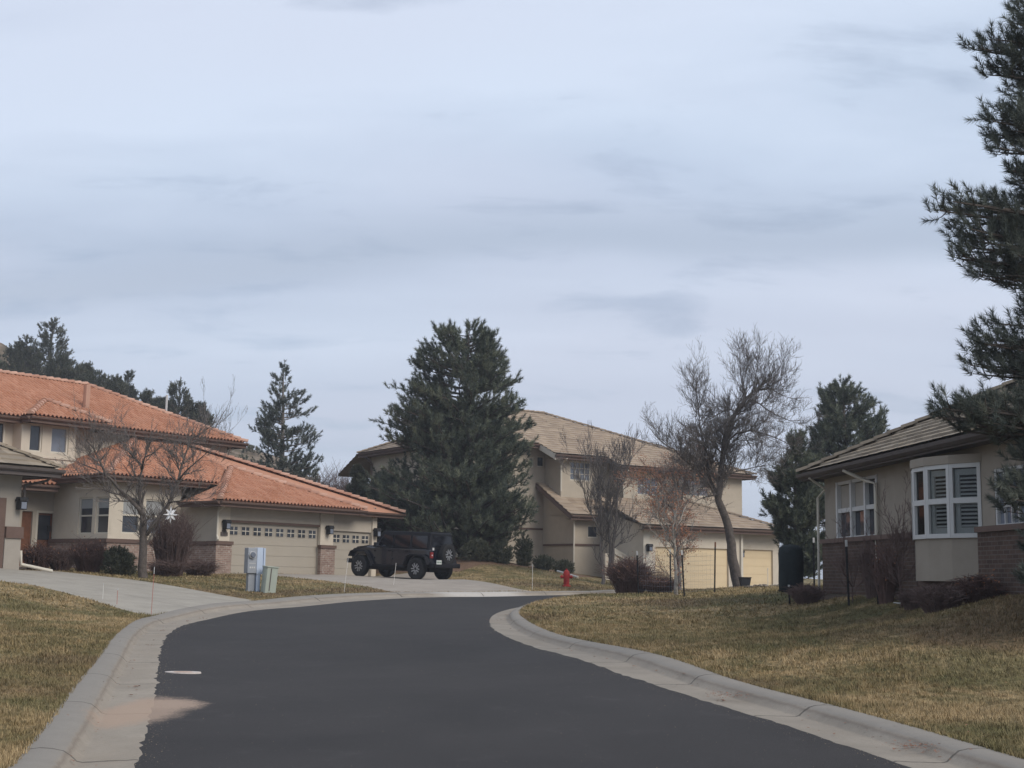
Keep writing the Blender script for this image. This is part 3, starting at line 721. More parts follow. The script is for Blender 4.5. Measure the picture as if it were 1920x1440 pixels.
bk = MB().box(-4.16, -.77, 2.03, 2.197, 3.12, 3.27); s2 = MB().box(-L_, .02, -.165, -.003, 3.12, 3.27); xf(s2, Ts); bk.add(s2.v, s2.f); H1.add(bk, 'brick_cap', M_trim)
# entry recess and main block
zd0 = 2.2
d0, d1_ = H1.px(66, 1000, 5.7)[0], H1.px(103, 1000, 5.7)[0]
mb = MB(); wall_y(mb, -9.5, -4.0, 1.2, 5.6, 5.7, [(d0, d1_, zd0, zd0+2.15), (d0-.62, d0-.15, zd0, zd0+2.1)]); H1.add(mb, 'wall', M_stucco)
dr = MB().box(d0+.09, d1_-.09, 5.80, 5.84, zd0+.02, zd0+1.02).box(d0+.09, d1_-.09, 5.80, 5.84, zd0+1.98, zd0+2.06).box(d0+.09, d0+.17, 5.80, 5.84, zd0+1.02, zd0+1.98).box(d1_-.17, d1_-.09, 5.80, 5.84, zd0+1.02, zd0+1.98)
door = H1.add(dr, 'door', M_wood)
H1.add(MB().box(d0+.17, d1_-.17, 5.82, 5.83, zd0+1.02, zd0+1.98), 'pane', M_glass, door)
H1.add(MB().box(d0, d0+.09, 5.69, 5.85, zd0, zd0+2.15).box(d1_-.09, d1_, 5.69, 5.85, zd0, zd0+2.15).box(d0+.09, d1_-.09, 5.69, 5.85, zd0+2.06, zd0+2.15), 'door_frame', M_cream, door)
H1.add(MB().tube([(d1_-.13, 5.79, zd0+1.0), (d1_-.13, 5.74, zd0+1.0), (d1_-.13, 5.74, zd0+1.15)], .015), 'handle', M_black, door)
H1.add(MB().box(d0-.62, d0-.15, 5.78, 5.82, zd0, zd0+2.1), 'side_panel', M_wood)
H1.add(MB().box(-4.25, -4.12, 5.63, 5.695, 3.55, 3.78), 'door_lamp', M_black)
# upper storey
zu = z1(5.95)
mb = MB(); U = [H1.px(x, 825, 6.0)[0] for x in (55, 79, 95, 129, 142)]; uz0, uz1 = H1.px(110, 851, 6.0)[1], H1.px(110, 800, 6.0)[1]
wall_y(mb, -14, 5.5, 4.2, zu-.15, 6.6, []); mb.add([(5.5, 6.6, 1.5), (5.5, 15.5, 1.5), (5.5, 15.5, zu-.15), (5.5, 6.6, zu-.15)], [(0, 1, 2, 3)])
wall_y(mb, U[0]-.35, U[4], 4.5, zu-.16, 6.0, [(U[0], U[1], uz0, uz1), (U[2], U[3], uz0, uz1)])
mb.add([(U[4], 6.0, 4.5), (U[4], 6.6, 4.5), (U[4], 6.6, zu-.16), (U[4], 6.0, zu-.16)], [(0, 1, 2, 3)]); mb.add([(U[0]-.35, 6.0, 4.5), (U[0]-.35, 6.6, 4.5), (U[0]-.35, 6.6, zu-.16), (U[0]-.35, 6.0, zu-.16)], [(3, 2, 1, 0)])
H1.add(mb, 'upper_wall', M_stucco2)
window(H1, U[0], U[1], uz0, uz1, 6.0); window(H1, U[2], U[3], uz0, uz1, 6.0, gm=M_glassb, fw=.08)
w0 = H1.px(-14, 825, 6.6)[0]; window(H1, w0-.9, w0+.45, uz0, uz1, 6.56, depth=.0)
bw = MB().box(U[0]-.40, U[4]+.03, 5.95, 5.997, H1.px(110, 858, 6.0)[1]-.08, H1.px(110, 858, 6.0)[1]); H1.add(bw, 'trim_band', M_stucco2)
# roofs
s = .41; e0 = z1(2.97-.41*.4)
def F(b): return z1(2.97+.41*b)
fs = [([(-4.6,1.6),(.8,1.6),(2.85,3.65),(2.85,6.6),(.4,6.6)], F(0), 0, 0, 0, .41),
      ([(2.85,3.65),(6.91,-.4),(9.8,-.4),(2.8,6.6),(2.85,6.6)], F(0), 0, 0, 0, .41),
      ([(-4.6,1.6),(.4,6.6),(-4.6,6.6)], F(1.6), -4.6, 0, .41, 0),
      ([(9.8,-.4),(9.8,6.6),(2.8,6.6)], F(-.4), 9.8, 0, -.41, 0),
      ([(-1.2,-.8),(6.9,-.8),(2.85,3.25)], e0, 0, -.8, 0, .41),
      ([(-1.2,-.8),(2.85,3.25),(2.85,3.6),(.8,1.6),(-1.2,1.6)], e0, -1.2, 0, .41, 0),
      ([(6.9,-.8),(6.9,-.4),(2.85,3.65),(2.85,3.25)], e0, 6.9, 0, -.41, 0),
      ([(-10,4.6),(-4.6,4.6),(-4.6,6.6),(-10,6.6)], z1(3.3), 0, 4.6, 0, .41)]
lowroof = roof(H1, fs, 'barrel', M_tile)
caps(H1, lowroof, [((-4.6,1.6,F(1.6)), (.4,6.6,F(6.6))), ((-1.2,-.8,e0), (2.85,3.25,e0+.41*4.05)), ((6.9,-.8,e0), (2.85,3.25,e0+.41*4.05)),
                   ((9.8,-.4,F(-.4)), (2.8,6.6,F(6.6)))], 'barrel', M_cap)
su = .47
fs = [([(-14,6),(6.1,6),(1.0,11.1),(-14,11.1)], zu, 0, 6, 0, su), ([(6.1,6),(6.1,16.2),(1.0,11.1)], zu, 6.1, 0, -su, 0), ([(-14,11.1),(1.0,11.1),(6.1,16.2),(-14,16.2)], zu, 0, 16.2, 0, -su),
      ([(-5.49,5.4),(-1.78,5.4),(-3.635,7.25)], zu+.05, 0, 5.4, 0, su), ([(-5.49,5.4),(-3.635,7.25),(-5.49,6.2)], zu+.05, -5.49, 0, su, 0), ([(-1.78,5.4),(-1.78,6.2),(-3.635,7.9),(-3.635,7.25)], zu+.05, -1.78, 0, -su, 0)]
uproof = roof(H1, fs, 'barrel', M_tile)
zr = zu+su*5.1
caps(H1, uproof, [((6.1,6,zu), (1.0,11.1,zr)), ((1.0,11.1,zr), (-14,11.1,zr)), ((-5.49,5.4,zu+.05), (-3.635,7.25,zu+.05+su*1.85)), ((-1.78,5.4,zu+.05), (-3.635,7.25,zu+.05+su*1.85))], 'barrel', M_cap)
eave(H1, [(-1.2,1.6,e0),(-1.2,-.8,e0),(6.9,-.8,e0),(6.9,-.4,e0),(9.8,-.4,e0),(9.8,3,e0)], M_trim, 1, .9, .24)
eave(H1, [(-4.6,5.2,F(1.6)),(-4.6,1.6,F(1.6)),(.2,1.6,F(1.6))], M_trim, 1, .9, .24)
eave(H1, [(-10,4.6,z1(3.3)),(-4.6,4.6,z1(3.3))], M_trim, 1, 1.1, .26)
eave(H1, [(-14,6,zu),(-5.4,6,zu)], M_trim, 1, .6, .26); eave(H1, [(-5.49,6.0,zu+.03),(-5.49,5.4,zu+.03),(-1.78,5.4,zu+.03),(-1.78,6.0,zu+.03)], M_trim, 1, .6, .26)
eave(H1, [(-1.78,6,zu),(6.1,6,zu),(6.1,12,zu)], M_trim, 1, .6, .26)
ca, cz_ = H1.px(172, 765, 7.5); pipe(H1, [(ca, 7.9, F(6.6)+.9), (ca, 7.9, zu+1.9)], .14, M_cap, 'chimney_pipe')
pa = H1.px(314, 775, 9.5)[0]; pipe(H1, [(pa, 9.6, zu+1.5), (pa, 9.6, zu+2.25)], .05, M_white, 'vent_pipe')
pipe(H1, [(-.66, -.55, e0-.14), (-.66, -.1, e0-.4), (-.68, -.12, 3.5), (-.78, -.3, 3.3)], .04, M_cream)
pipe(H1, [(5.56, 6.45, zu-.2), (5.56, 6.54, zu-.5), (5.56, 6.54, 5.0)], .045, M_cream)

# ------------------------------------------------------------------ near left garage
o2 = P(30, 1075, 40)
H2 = House('grey_tiled_garage', (o2.x, o2.y), UH, 1.9, 'corner of a grey garage with flat grey roof tiles at the left edge', 'garage')
e2 = z1(3.0)
mb = MB(); wall_y(mb, -9, .0, 1.2, e2-.1, 0, [(-5.6, -.62, 1.9, 4.02)], .25); mb.add([(0, 0, 1.2), (0, 7, 1.2), (0, 7, e2-.1), (0, 0, e2-.1)], [(0, 1, 2, 3)]); H2.add(mb, 'wall', M_stucco3)
H2.add(MB().box(-5.6, -.62, .12, .17, 1.9, 4.02), 'garage_door', M_stucco)
H2.add(MB().box(-.72, -.5, -.06, -.003, 1.7, 4.1).box(-5.7, -.72, -.06, -.003, 4.02, 4.12), 'door_surround', M_trim)
H2.add(MB().box(-.49, .03, -.09, -.003, 1.5, 2.95).box(-.0, .03, -.003, .5, 1.5, 2.95), 'base_facing', M_stucco3)
H2.add(MB().box(-.49, .08, -.14, -.003, 2.95, 3.28).box(.0, .08, -.003, .5, 2.95, 3.28), 'brick_cap', M_trim)
lamp(H2, -.06, 3.98, -.01)
rf = roof(H2, [([(-9,-.8),(.8,-.8),(-3.4,3.4),(-9,3.4)], e2, 0, -.8, 0, .5), ([(.8,-.8),(.8,7.6),(-3.4,3.4)], e2, .8, 0, -.5, 0)], 'flat', M_gtile, .38)
caps(H2, rf, [((.8,-.8,e2), (-3.4,3.4,e2+2.1))], 'flat', M_gtile)
eave(H2, [(-9,-.8,e2),(.8,-.8,e2),(.8,7,e2)], M_trim2, 1, .8, .26)
pipe(H2, [(.55, -.75, e2-.15), (.5, -.5, e2-.35), (.06, -.06, e2-.5), (.06, -.06, e2-.9)], .045, M_trim2)
pipe(H2, [(.06, -.06, 2.6), (.1, -.08, 2.2), (1.0, -.3, 2.02)], .05, M_cream)

# ------------------------------------------------------------------ middle house
UM = Vector((.839, .544)); OM = Vector((7.2, 69.0))
H3 = House('tan_roofed_house', OM, UM, 1.2, 'large two storey house with a tan flat tile roof and cream garage doors')
ez = z1(6.0); gz_ = z1(2.75)
def MF(b): return ez+.42*(b-3)
mb = MB()
D0 = H3.px(1229, 1030, 0)[0]; D1 = D0+4.9; D2 = H3.px(1392, 1035, .35)[0]; D3 = H3.px(1449, 1035, .35)[0]; dzt = H3.px(1229, 1025, 0)[1]
wall_y(mb, -.6, D2-.35, -.5, gz_, 0, [(D0, D1, -.6, dzt)], .2); wall_y(mb, D2-.35, D3+.5, -.5, gz_, .35, [(D2, D3, -.6, dzt+.02)], .2)
mb.add([(-.6, 0, -.5), (-.6, 3.5, -.5), (-.6, 3.5, gz_+.8), (-.6, 0, gz_)], [(3, 2, 1, 0)]); mb.add([(D3+.5, .35, -.5), (D3+.5, 8, -.5), (D3+.5, 8, gz_), (D3+.5, .35, gz_)], [(0, 1, 2, 3)])
H3.add(mb, 'garage_wall', M_stucco2)
gdoor(H3, D0, D1, dzt-2.15, dzt, 0, M_doory); gdoor(H3, D2, D3, dzt-2.15, dzt+.02, .35, M_doory)
H3.add(MB().box(D2-.5, D2-.36, -.1, -.003, 1.3, gz_-.2), 'pillar_face', M_cream); H3.add(MB().box(-.62, -.2, -.06, -.003, 1.0, gz_-.2), 'pillar_face', M_cream)
lamp(H3, -.35+.0, dzt-.05, -.06); lamp(H3, D2-.2, dzt-.2, .35)
# upper and left walls
def boxwall(mb, a0, a1, y, z0, z1_, back, holes=()):
    wall_y(mb, a0, a1, z0, z1_, y, holes)
    mb.add([(a0, y, z0), (a0, y+back, z0), (a0, y+back, z1_), (a0, y, z1_)], [(3, 2, 1, 0)]); mb.add([(a1, y, z0), (a1, y+back, z0), (a1, y+back, z1_), (a1, y, z1_)], [(0, 1, 2, 3)])
def hole(H, x0, y0, x1, y1, b):
    a0, zt = H.px(x0, y0, b); a1, zb_ = H.px(x1, y1, b); return (a0, a1, zb_, zt)
mw = hole(H3, 1069, 864, 1108, 903, 4.8); lw = hole(H3, 1007, 855, 1021, 876, 6.3); lw2 = hole(H3, 992, 857, 1001, 876, 6.3); ew = hole(H3, 1102, 985, 1122, 1009, 3.5)
rw = hole(H3, 1195, 893, 1236, 930, 3.5); rw2 = hole(H3, 1280, 897, 1330, 932, 3.5)
mb = MB(); boxwall(mb, .85, 9.3, 3.5, 3.2, MF(3)-.1, 5, [rw, rw2]); boxwall(mb, -2.3, .849, 4.8, 3.5, MF(4.2)-.1, 5, [mw]); boxwall(mb, -7.2, -2.301, 6.3, .5, MF(5.7)-.05, .4, [lw, lw2])
zl = MF(5.7)-.1; mb.add([(-7.2, 6.3, .5), (-7.2, 17.1, .5), (-7.2, 17.1, zl), (-7.2, 6.3, zl)], [(3, 2, 1, 0)])
H3.add(mb, 'upper_wall', M_stucco4)
window(H3, *mw, 4.8, 4, 3, gm=M_glassb); window(H3, *lw, 6.3); window(H3, *lw2, 6.3); window(H3, *rw, 3.5, 3, 2, gm=M_glassb); window(H3, *rw2, 3.5, 3, 2, gm=M_glassb)
mb = MB(); boxwall(mb, -2.4, -.2, 3.5, .8, z1(3.35), 2.8, [ew]); H3.add(mb, 'entry_wall', M_stucco4); window(H3, *ew, 3.5)
# gable infill under the entry roof, left side
mb = MB(); mb.add([(-2.4, 3.5, z1(3.3)), (-2.4, 6.3, z1(3.3)), (-2.4, 6.3, z1(4.95)), (-2.4, 3.5, z1(3.45))], [(0, 1, 2, 3)]); H3.add(mb, 'gable_wall', M_stucco4)
zb1 = H3.px(1000, 990, 6.3)[1]; zb2 = H3.px(1100, 1020, 3.5)[1]
H3.add(MB().box(-7.1, -2.43, 6.25, 6.297, zb1-.1, zb1).box(-2.43, -.2, 3.45, 3.497, zb2-.1, zb2).box(-2.45, -2.403, 3.45, 6.2, zb2-.1, zb2), 'trim_band', M_trim)
# stair wall by the entry
sa0 = H3.px(1135, 1060, 1.2)[0]; sa1 = H3.px(1176, 1060, 1.2)[0]; zs0 = H3.px(1150, 1030, 1.2)[1]; zs1 = H3.px(1177, 1047, 1.2)[1]
H3.add(MB().prism_xz([(sa0, 0), (sa1, 0), (sa1, zs1-.2), (sa0+.5, zs0-.2), (sa0, zs0-.2)], 1.2, 1.45), 'stair_wall', M_stucco2)
H3.add(MB().prism_xz([(sa0+.45, zs0-.19), (sa1+.04, zs1-.19), (sa1+.04, zs1+.1), (sa0+.45, zs0+.1)], 1.12, 1.5), 'stair_cap', M_cream)
fs = [([(.3,3),(9.9,3),(1.2,11.7),(.3,11.7)], ez, 0, 3, 0, .42), ([(-3.1,4.2),(.3,4.2),(.3,11.7),(-1.8,11.7),(-3.1,10.4)], ez, 0, 3, 0, .42), ([(-7.8,5.7),(-3.1,5.7),(-3.1,10.4)], ez, 0, 3, 0, .42),
      ([(-7.8,5.7),(-1.8,11.7),(-7.8,17.7)], MF(5.7), -7.8, 0, .42, 0), ([(9.9,3),(9.9,20.4),(1.2,11.7)], ez, 9.9, 0, -.42, 0), ([(-7.8,17.7),(-1.8,11.7),(1.2,11.7),(9.9,20.4),(-7.8,20.4)], ez, 0, 20.4, 0, -.42)]
rf = roof(H3, fs, 'flat', M_ftile, .42)
zr = ez+.42*8.7
caps(H3, rf, [((9.9,3,ez), (1.2,11.7,zr)), ((1.2,11.7,zr), (-1.8,11.7,zr)), ((-7.8,5.7,MF(5.7)), (-1.8,11.7,zr)), ((-7.8,17.7,MF(5.7)), (-1.8,11.7,zr))], 'flat', M_ftile)
gs = (z1(4.3)-gz_)/4
fs = [([(-1.0,-.5),(9.3,-.5),(5.3,3.5),(-1.0,3.5)], gz_, 0, -.5, 0, gs), ([(9.3,-.5),(9.3,8),(5.3,3.5)], gz_, 9.3, 0, -gs, 0), ([(-2.9,3.0),(.3,3.0),(.3,6.3),(-2.9,6.3)], z1(3.3), 0, 3.0, 0, .55)]
rf = roof(H3, fs, 'flat', M_ftile, .42); caps(H3, rf, [((9.3,-.5,gz_), (5.3,3.5,gz_+gs*4))], 'flat', M_ftile)
eave(H3, [(.3,3,ez),(9.9,3,ez),(9.9,12,ez)], M_trim, 1, .6, .25); eave(H3, [(-3.1,4.2,MF(4.2)),(.3,4.2,MF(4.2))], M_trim, 1, .6, .25); eave(H3, [(-7.8,17.7,MF(5.7)),(-7.8,5.7,MF(5.7)),(-3.1,5.7,MF(5.7))], M_trim, 1, .6, .25)
eave(H3, [(-3.1,5.7,MF(5.7)),(-3.1,4.2,MF(4.2))], M_cream, 1, .35, .32, gutter=False)
eave(H3, [(-1.0,-.5,gz_),(9.3,-.5,gz_),(9.3,6,gz_)], M_trim, 1, .6, .25); eave(H3, [(-2.9,3.0,z1(3.3)),(-1.0,3.0,z1(3.3))], M_trim, 1, .5, .25); eave(H3, [(-2.9,6.3,z1(5.1)),(-2.9,3.0,z1(3.3))], M_trim, 1, .5, .28, gutter=False)
pipe(H3, [(-2.42, 2.95, z1(3.2)), (-2.42, 3.4, z1(3.0)), (-2.42, 3.42, z1(.4))], .05, M_cream); pipe(H3, [(.80, 3.0, ez-.2), (.80, 3.42, ez-.5), (.80, 3.42, z1(4.4))], .05, M_cream); pipe(H3, [(-2.35, 4.2, MF(4.2)-.2), (-2.35, 4.72, MF(4.2)-.5), (-2.35, 4.72, z1(4.6))], .05, M_cream)
pipe(H3, [(-7.75, 16.9, MF(5.7)-.2), (-7.28, 16.9, MF(5.7)-.6), (-7.26, 16.9, 2.5)], .05, M_trim)

# ------------------------------------------------------------------ right house
OR_ = Vector((7.62, 33.0))
H4 = House('brick_and_stucco_house', OR_, (.1, -.995), 1.6, 'single storey stucco house with dark brick base and white shuttered bay window')
e4 = z1(2.66); b0 = z1(-.35)
wg = hole(H4, 1569, 905, 1646, 1007, 0); bb = hole(H4, 1717, 862, 1843, 1012, 0); w3 = hole(H4, 1863, 880, 1925, 985, 0)
zc0 = H4.px(1690, 1009, -.1)[1]; aD_ = bb[1]
mb = MB(); 
wall_y(mb, 0, 15, b0-1.0, e4-.1, 0, [wg, w3], .14); mb.add([(0, 0, b0-1), (0, 9.4, b0-1), (0, 9.4, e4-.1), (0, 0, e4-.1)], [(3, 2, 1, 0)])
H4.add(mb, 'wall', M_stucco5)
a_br = .08
bb = (aD_-2.7, aD_+.0, bb[2], bb[3])
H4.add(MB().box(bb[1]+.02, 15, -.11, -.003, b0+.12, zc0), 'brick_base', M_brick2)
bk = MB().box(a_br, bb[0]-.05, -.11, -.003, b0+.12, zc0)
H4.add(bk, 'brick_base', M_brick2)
H4.add(MB().box(a_br, bb[0]-.051, -.17, -.003, zc0, zc0+.10).box(bb[1]+.021, 15, -.17, -.003, zc0, zc0+.10).box(bb[0]-.049, bb[1]+.019, -.10, -.003, b0-.0, b0+.5), 'brick_cap', M_trim)
H4.add(MB().box(0, 15, -.07, -.003, b0-1, b0+.118), 'foundation', M_kerb)
# window group of three by two
fr = MB(); a0, a1, q0, q1 = wg; n = 3
xs = [a0, a0+(a1-a0)*.37, a0+(a1-a0)*.72, a1]
g = MB().box(a0, a1, .085, .095, q0, q1)
for x in xs: fr.box(x-.05, x+.05, -.02, .08, q0, q1)
zm = q0+(q1-q0)*.50
for i in range(3):
    fr.box(xs[i]+.0501, xs[i+1]-.0501, .0, .08, q0, q0+.07); fr.box(xs[i]+.0501, xs[i+1]-.0501, .0, .08, q1-.07, q1); fr.box(xs[i]+.0501, xs[i+1]-.0501, .0, .08, zm-.05, zm+.05)
f = H4.add(fr, 'window', M_white); H4.add(g, 'pane', M_glass, f)
for i in range(2): H4.add(MB().box(xs[i]+.06, xs[i+1]-.06, .078, .084, zm+.05, q1-.08), 'blind', M_stucco3, f)
# lower shaded windows / door glass below the group
fr = MB(); lo = H4.px(1600, 1100, 0)[1]

# bow window: three lights on a projecting box
aD = bb[1]; pj = .67; zs1 = H4.px(1841, 866, 0)[1]; zs0 = H4.px(1841, 1008, 0)[1]
pts = [(aD-2.7, 0.0), (aD-2.22, -.38), (aD-1.65, -.59), (aD-1.05, -.59), (aD-.48, -.38), (aD, 0.0)]
frame = MB(); gl = MB(); sl_ = MB(); bkp = MB()
def grow_(k): return [(aD-1.35+(p[0]-aD+1.35)*(1+k/1.4), p[1]*(1+k/.67)-(.003 if p[1] == 0 else 0)) for p in pts]
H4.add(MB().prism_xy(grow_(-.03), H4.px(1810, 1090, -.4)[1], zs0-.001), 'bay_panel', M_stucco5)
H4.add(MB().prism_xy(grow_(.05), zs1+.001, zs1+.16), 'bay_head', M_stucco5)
for i in range(5):
    p0, p1 = Vector(pts[i]), Vector(pts[i+1]); d = (p1-p0); L = d.length; d.normalize(); nn = Vector((-d.y, d.x))
    T = lambda x, y, z, p0=p0, d=d, nn=nn: (p0.x+d.x*x+nn.x*y, p0.y+d.y*x+nn.y*y, z)
    m1 = MB(); fw = .07; lights = [(0, L)]
    for (l0, l1) in lights:
        m1.box(l0, l0+fw, -.02, .07, zs0, zs1); m1.box(l1-fw, l1, -.02, .07, zs0, zs1)
        zmid = zs0+(zs1-zs0)*.50
        for za, zb_ in ((zs0, zs0+.08), (zs1-.08, zs1), (zmid-.05, zmid+.05)): m1.box(l0+fw+.0002, l1-fw-.0002, -.018, .068, za, zb_)
    xf(m1, T); frame.add(m1.v, m1.f)
    g1 = MB().box(fw*.5, L-fw*.5, .03, .034, zs0+.04, zs1-.04); xf(g1, T); gl.add(g1.v, g1.f)
    if 1:
        s1 = MB(); x0_ = fw+.10; x1_ = L-fw-.02
        for z in np.arange(zs0+.2, zs1-.22, .072): s1.add([(x0_, .055, z), (x1_, .055, z), (x1_, .085, z+.03), (x0_, .085, z+.03), (x0_, .055, z+.008), (x1_, .055, z+.008), (x1_, .085, z+.038), (x0_, .085, z+.038)], [(0,3,2,1),(4,5,6,7),(0,1,5,4),(1,2,6,5),(2,3,7,6),(3,0,4,7)])
        s1.box(x0_-.09, x0_, .05, .08, zs0+.08, zs1-.1); s1.box(x0_, x1_, .05, .08, zs0+.08, zs0+.19); s1.box(x0_, x1_, .05, .08, zs1-.21, zs1-.1); s1.box(x0_, x1_, .049, .079, (zs0+zs1)/2-.07, (zs0+zs1)/2+.07)
        xf(s1, T); sl_.add(s1.v, s1.f)
fwn = H4.add(frame, 'bay_window', M_white)
def glass_b(t, bs, tc):
    bs.inputs['Base Color'].default_value = (.8, .85, .88, 1); 
    tr = N(t, 'ShaderNodeBsdfTransparent'); gl_ = N(t, 'ShaderNodeBsdfGlossy'); gl_.inputs['Roughness'].default_value = .03
    fr_ = N(t, 'ShaderNodeFresnel'); fr_.inputs[0].default_value = 1.22; mx = N(t, 'ShaderNodeMixShader')
    tr.inputs[0].default_value = (.8, .82, .82, 1)
    t.links.new(fr_.outputs[0], mx.inputs[0]); t.links.new(tr.outputs[0], mx.inputs[1]); t.links.new(gl_.outputs[0], mx.inputs[2])
    t.links.new(mx.outputs[0], t.nodes['Material Output'].inputs[0])
M_clear = mat('clear_glass', build=glass_b)
H4.add(gl, 'pane', M_clear, fwn); H4.add(sl_, 'shutter', M_white, fwn)
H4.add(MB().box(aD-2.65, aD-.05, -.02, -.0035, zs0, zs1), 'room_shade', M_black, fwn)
window(H4, *w3, 0, 4, 3, fm=M_white, gm=M_glassb, depth=.06)
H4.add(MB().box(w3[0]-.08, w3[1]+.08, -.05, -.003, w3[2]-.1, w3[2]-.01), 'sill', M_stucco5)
sr = .48
fs = [([(-.45,-.45),(15,-.45),(15,4.7),(4.7,4.7)], e4, 0, -.45, 0, sr), ([(-.45,-.45),(4.7,4.7),(-.45,9.85)], e4, -.45, 0, sr, 0), ([(-.45,9.85),(4.7,4.7),(15,4.7),(15,9.85)], e4, 0, 9.85, 0, -sr)]
rf = roof(H4, fs, 'flat', M_gtile, .38); caps(H4, rf, [((-.45,-.45,e4), (4.7,4.7,e4+sr*5.15)), ((4.7,4.7,e4+sr*5.15), (15,4.7,e4+sr*5.15))], 'flat', M_gtile)
eave(H4, [(-.45,8,e4),(-.45,-.45,e4),(15,-.45,e4)], M_trim2, 1, .47, .19)
pipe(H4, [(.35, -.5, e4-.16), (.33, -.1, e4-.42), (-.05, -.16, e4-.62), (-.05, -.16, b0)], .03, M_cream)
pipe(H4, [(wg[1]-.7, -.5, e4-.16), (wg[1]-.4, -.12, e4-.40), (wg[1]+.14, -.08, e4-.5), (wg[1]+.14, -.08, b0+.3)], .04, M_cream)

# ------------------------------------------------------------------ vegetation
def gp(px, py, Y, off=LAWN):                   # point on the ground under a pixel column at depth Y
    p = P(px, py, Y); return Vector((p.x, p.y, Hf(p.x, p.y)+off))
def needles(S, D, L, nl, n, wd, rng, open_=(.5, 1.25)):
    """S shoot bases, D unit directions, L lengths -> needle triangles"""
    k = len(S); S = np.repeat(S, n, 0); D = np.repeat(D, n, 0); L = np.repeat(L, n)
    t = rng.uniform(0, 1, k*n); base = S+D*(L*t)[:, None]
    q = rng.normal(size=(k*n, 3)); q -= (q*D).sum(1)[:, None]*D; q /= np.linalg.norm(q, axis=1)[:, None]
    a = rng.uniform(*open_, k*n)*(1.15-.55*t); d = D*np.cos(a)[:, None]+q*np.sin(a)[:, None]
    tip = base+d*(nl*rng.uniform(.7, 1.1, k*n))[:, None]
    w_ = np.cross(d, rng.normal(size=(k*n, 3))); w_ /= np.linalg.norm(w_, axis=1)[:, None]
    V = np.stack([base-w_*wd/2, base+w_*wd/2, tip], 1).reshape(-1, 3); return V
def pine(name, label, cat, base, top, prof, m=None, nb=170, shoots=12, nn=44, nl=.15, wd=.02, sl=.4, seed=1, group=None, tr=.16, z0f=.12, upt=.55, bark=None, lean=(0, 0), depthk=1.0, subf=1.0, gap=.0, azb=0, rk=(.74, 1.06), extra=()):
    """prof: list of (height fraction, left radius, right radius) in metres"""
    rng = np.random.default_rng(seed); Hh = top; root = thing(name, tuple(base), label, cat, group)
    hs = np.array([p[0] for p in prof]); rl = np.array([p[1] for p in prof]); rr = np.array([p[2] for p in prof])
    def axis(z): f = z/Hh; return np.array([lean[0]*f*f+.06*math.sin(f*5+seed), lean[1]*f*f+.06*math.cos(f*4+seed), z])
    tb = MB(); tb.tube([Vector(axis(z)) for z in np.linspace(-.3, Hh*.97, 14)], [tr*(1-.93*i/13)+.012 for i in range(14)], 9)
    S = []; D = []; A = []
    br = MB()
    wt = np.interp(np.linspace(hs[0], 1, 60), hs, (rl+rr)/2)+.25; cw = np.cumsum(wt); cw /= cw[-1]
    holes_ = [(rng.uniform(hs[0], .95), rng.uniform(0, 2*PI)) for _ in range(int(gap*20))]
    for i in range(nb+len(extra)):
        f = float(np.interp(min(1, (i+rng.uniform(0, 1))/nb), cw, np.linspace(hs[0], 1, 60))); az = (i*2.39996+rng.uniform(-.5, .5)) % (2*PI)
        if azb and rng.uniform() < azb: az = (PI+rng.normal()*.55) % (2*PI)
        if any(abs(f-h) < .035 and abs((az-a+PI) % (2*PI)-PI) < .7 for h, a in holes_): continue
        c = math.cos(az); R_ = np.interp(f, hs, rr)*(1+c)/2+np.interp(f, hs, rl)*(1-c)/2
        R_ = R_*rng.uniform(*rk)
        if i >= nb: f, az, R_ = extra[i-nb]; c = math.cos(az)
        if R_ < .12: R_ = .12
        zt = f*Hh; rise = R_*upt*rng.uniform(.6, 1.2); z0 = max(zt-rise, Hh*.02); d = np.array([c, math.sin(az)*depthk, 0])
        a0 = axis(z0); pts = []
        kx = 7; wob = rng.normal(size=2)*.06*R_
        for j in range(kx+1):
            t = j/kx; p = a0+d*(R_*t); p[2] = z0+(zt-z0)*(t**1.5); p += np.array([-d[1], d[0], 0])*wob[0]*math.sin(t*3)
            pts.append(p)
        br.tube([Vector(p) for p in pts], [max(.006, (.014+.022*R_)*(1-.85*j/kx)) for j in range(kx+1)], 4, cap=False)
        ns = max(3, int(shoots*(.35+.65*R_/max(rl.max(), rr.max()))*1.15))
        for k in range(ns):
            t = 1-(1-.30)*(k/ns)**1.0 if k else 1.0
            j = min(kx-1, int(t*kx)); p = pts[j]+(pts[j+1]-pts[j])*(t*kx-j); tang = pts[j+1]-pts[j]; tang = tang/np.linalg.norm(tang)
            side = np.array([-d[1], d[0], 0])*(1 if k % 2 else -1)
            if k == 0: sd_ = tang; ln = .05
            else: sd_ = tang*rng.uniform(.1, .9)+side*rng.uniform(.1, 1.0)+np.array([0, 0, rng.uniform(-.35, 1.1)]); ln = min(.7, .25+R_*.25)*rng.uniform(.3, 1.0)*subf
            sd_ = sd_/np.linalg.norm(sd_); e = p+sd_*ln
            if ln > .12: br.tube([Vector(p), Vector((p+e)/2+np.array([0, 0, -.02])), Vector(e)], [.011, .008, .005], 3, cap=False)
            for q in range(2 if ln > .3 else 1):
                b_ = e if q == 0 else p+sd_*ln*.5+rng.normal(size=3)*.05
                dd = sd_*.45+d*.3+np.array([0, 0, rng.uniform(.3, 1.0)])+rng.normal(size=3)*.22; dd /= np.linalg.norm(dd)
                S.append(b_-dd*sl*.25); D.append(dd); A.append(rng.uniform(.6, 1.15)*sl)
    for k in range(5):
        dd = np.array([rng.normal()*.15, rng.normal()*.15, 1.]); dd /= np.linalg.norm(dd); S.append(axis(Hh-sl*(.3+.5*k))+rng.normal(size=3)*.06); D.append(dd); A.append(sl*1.0)
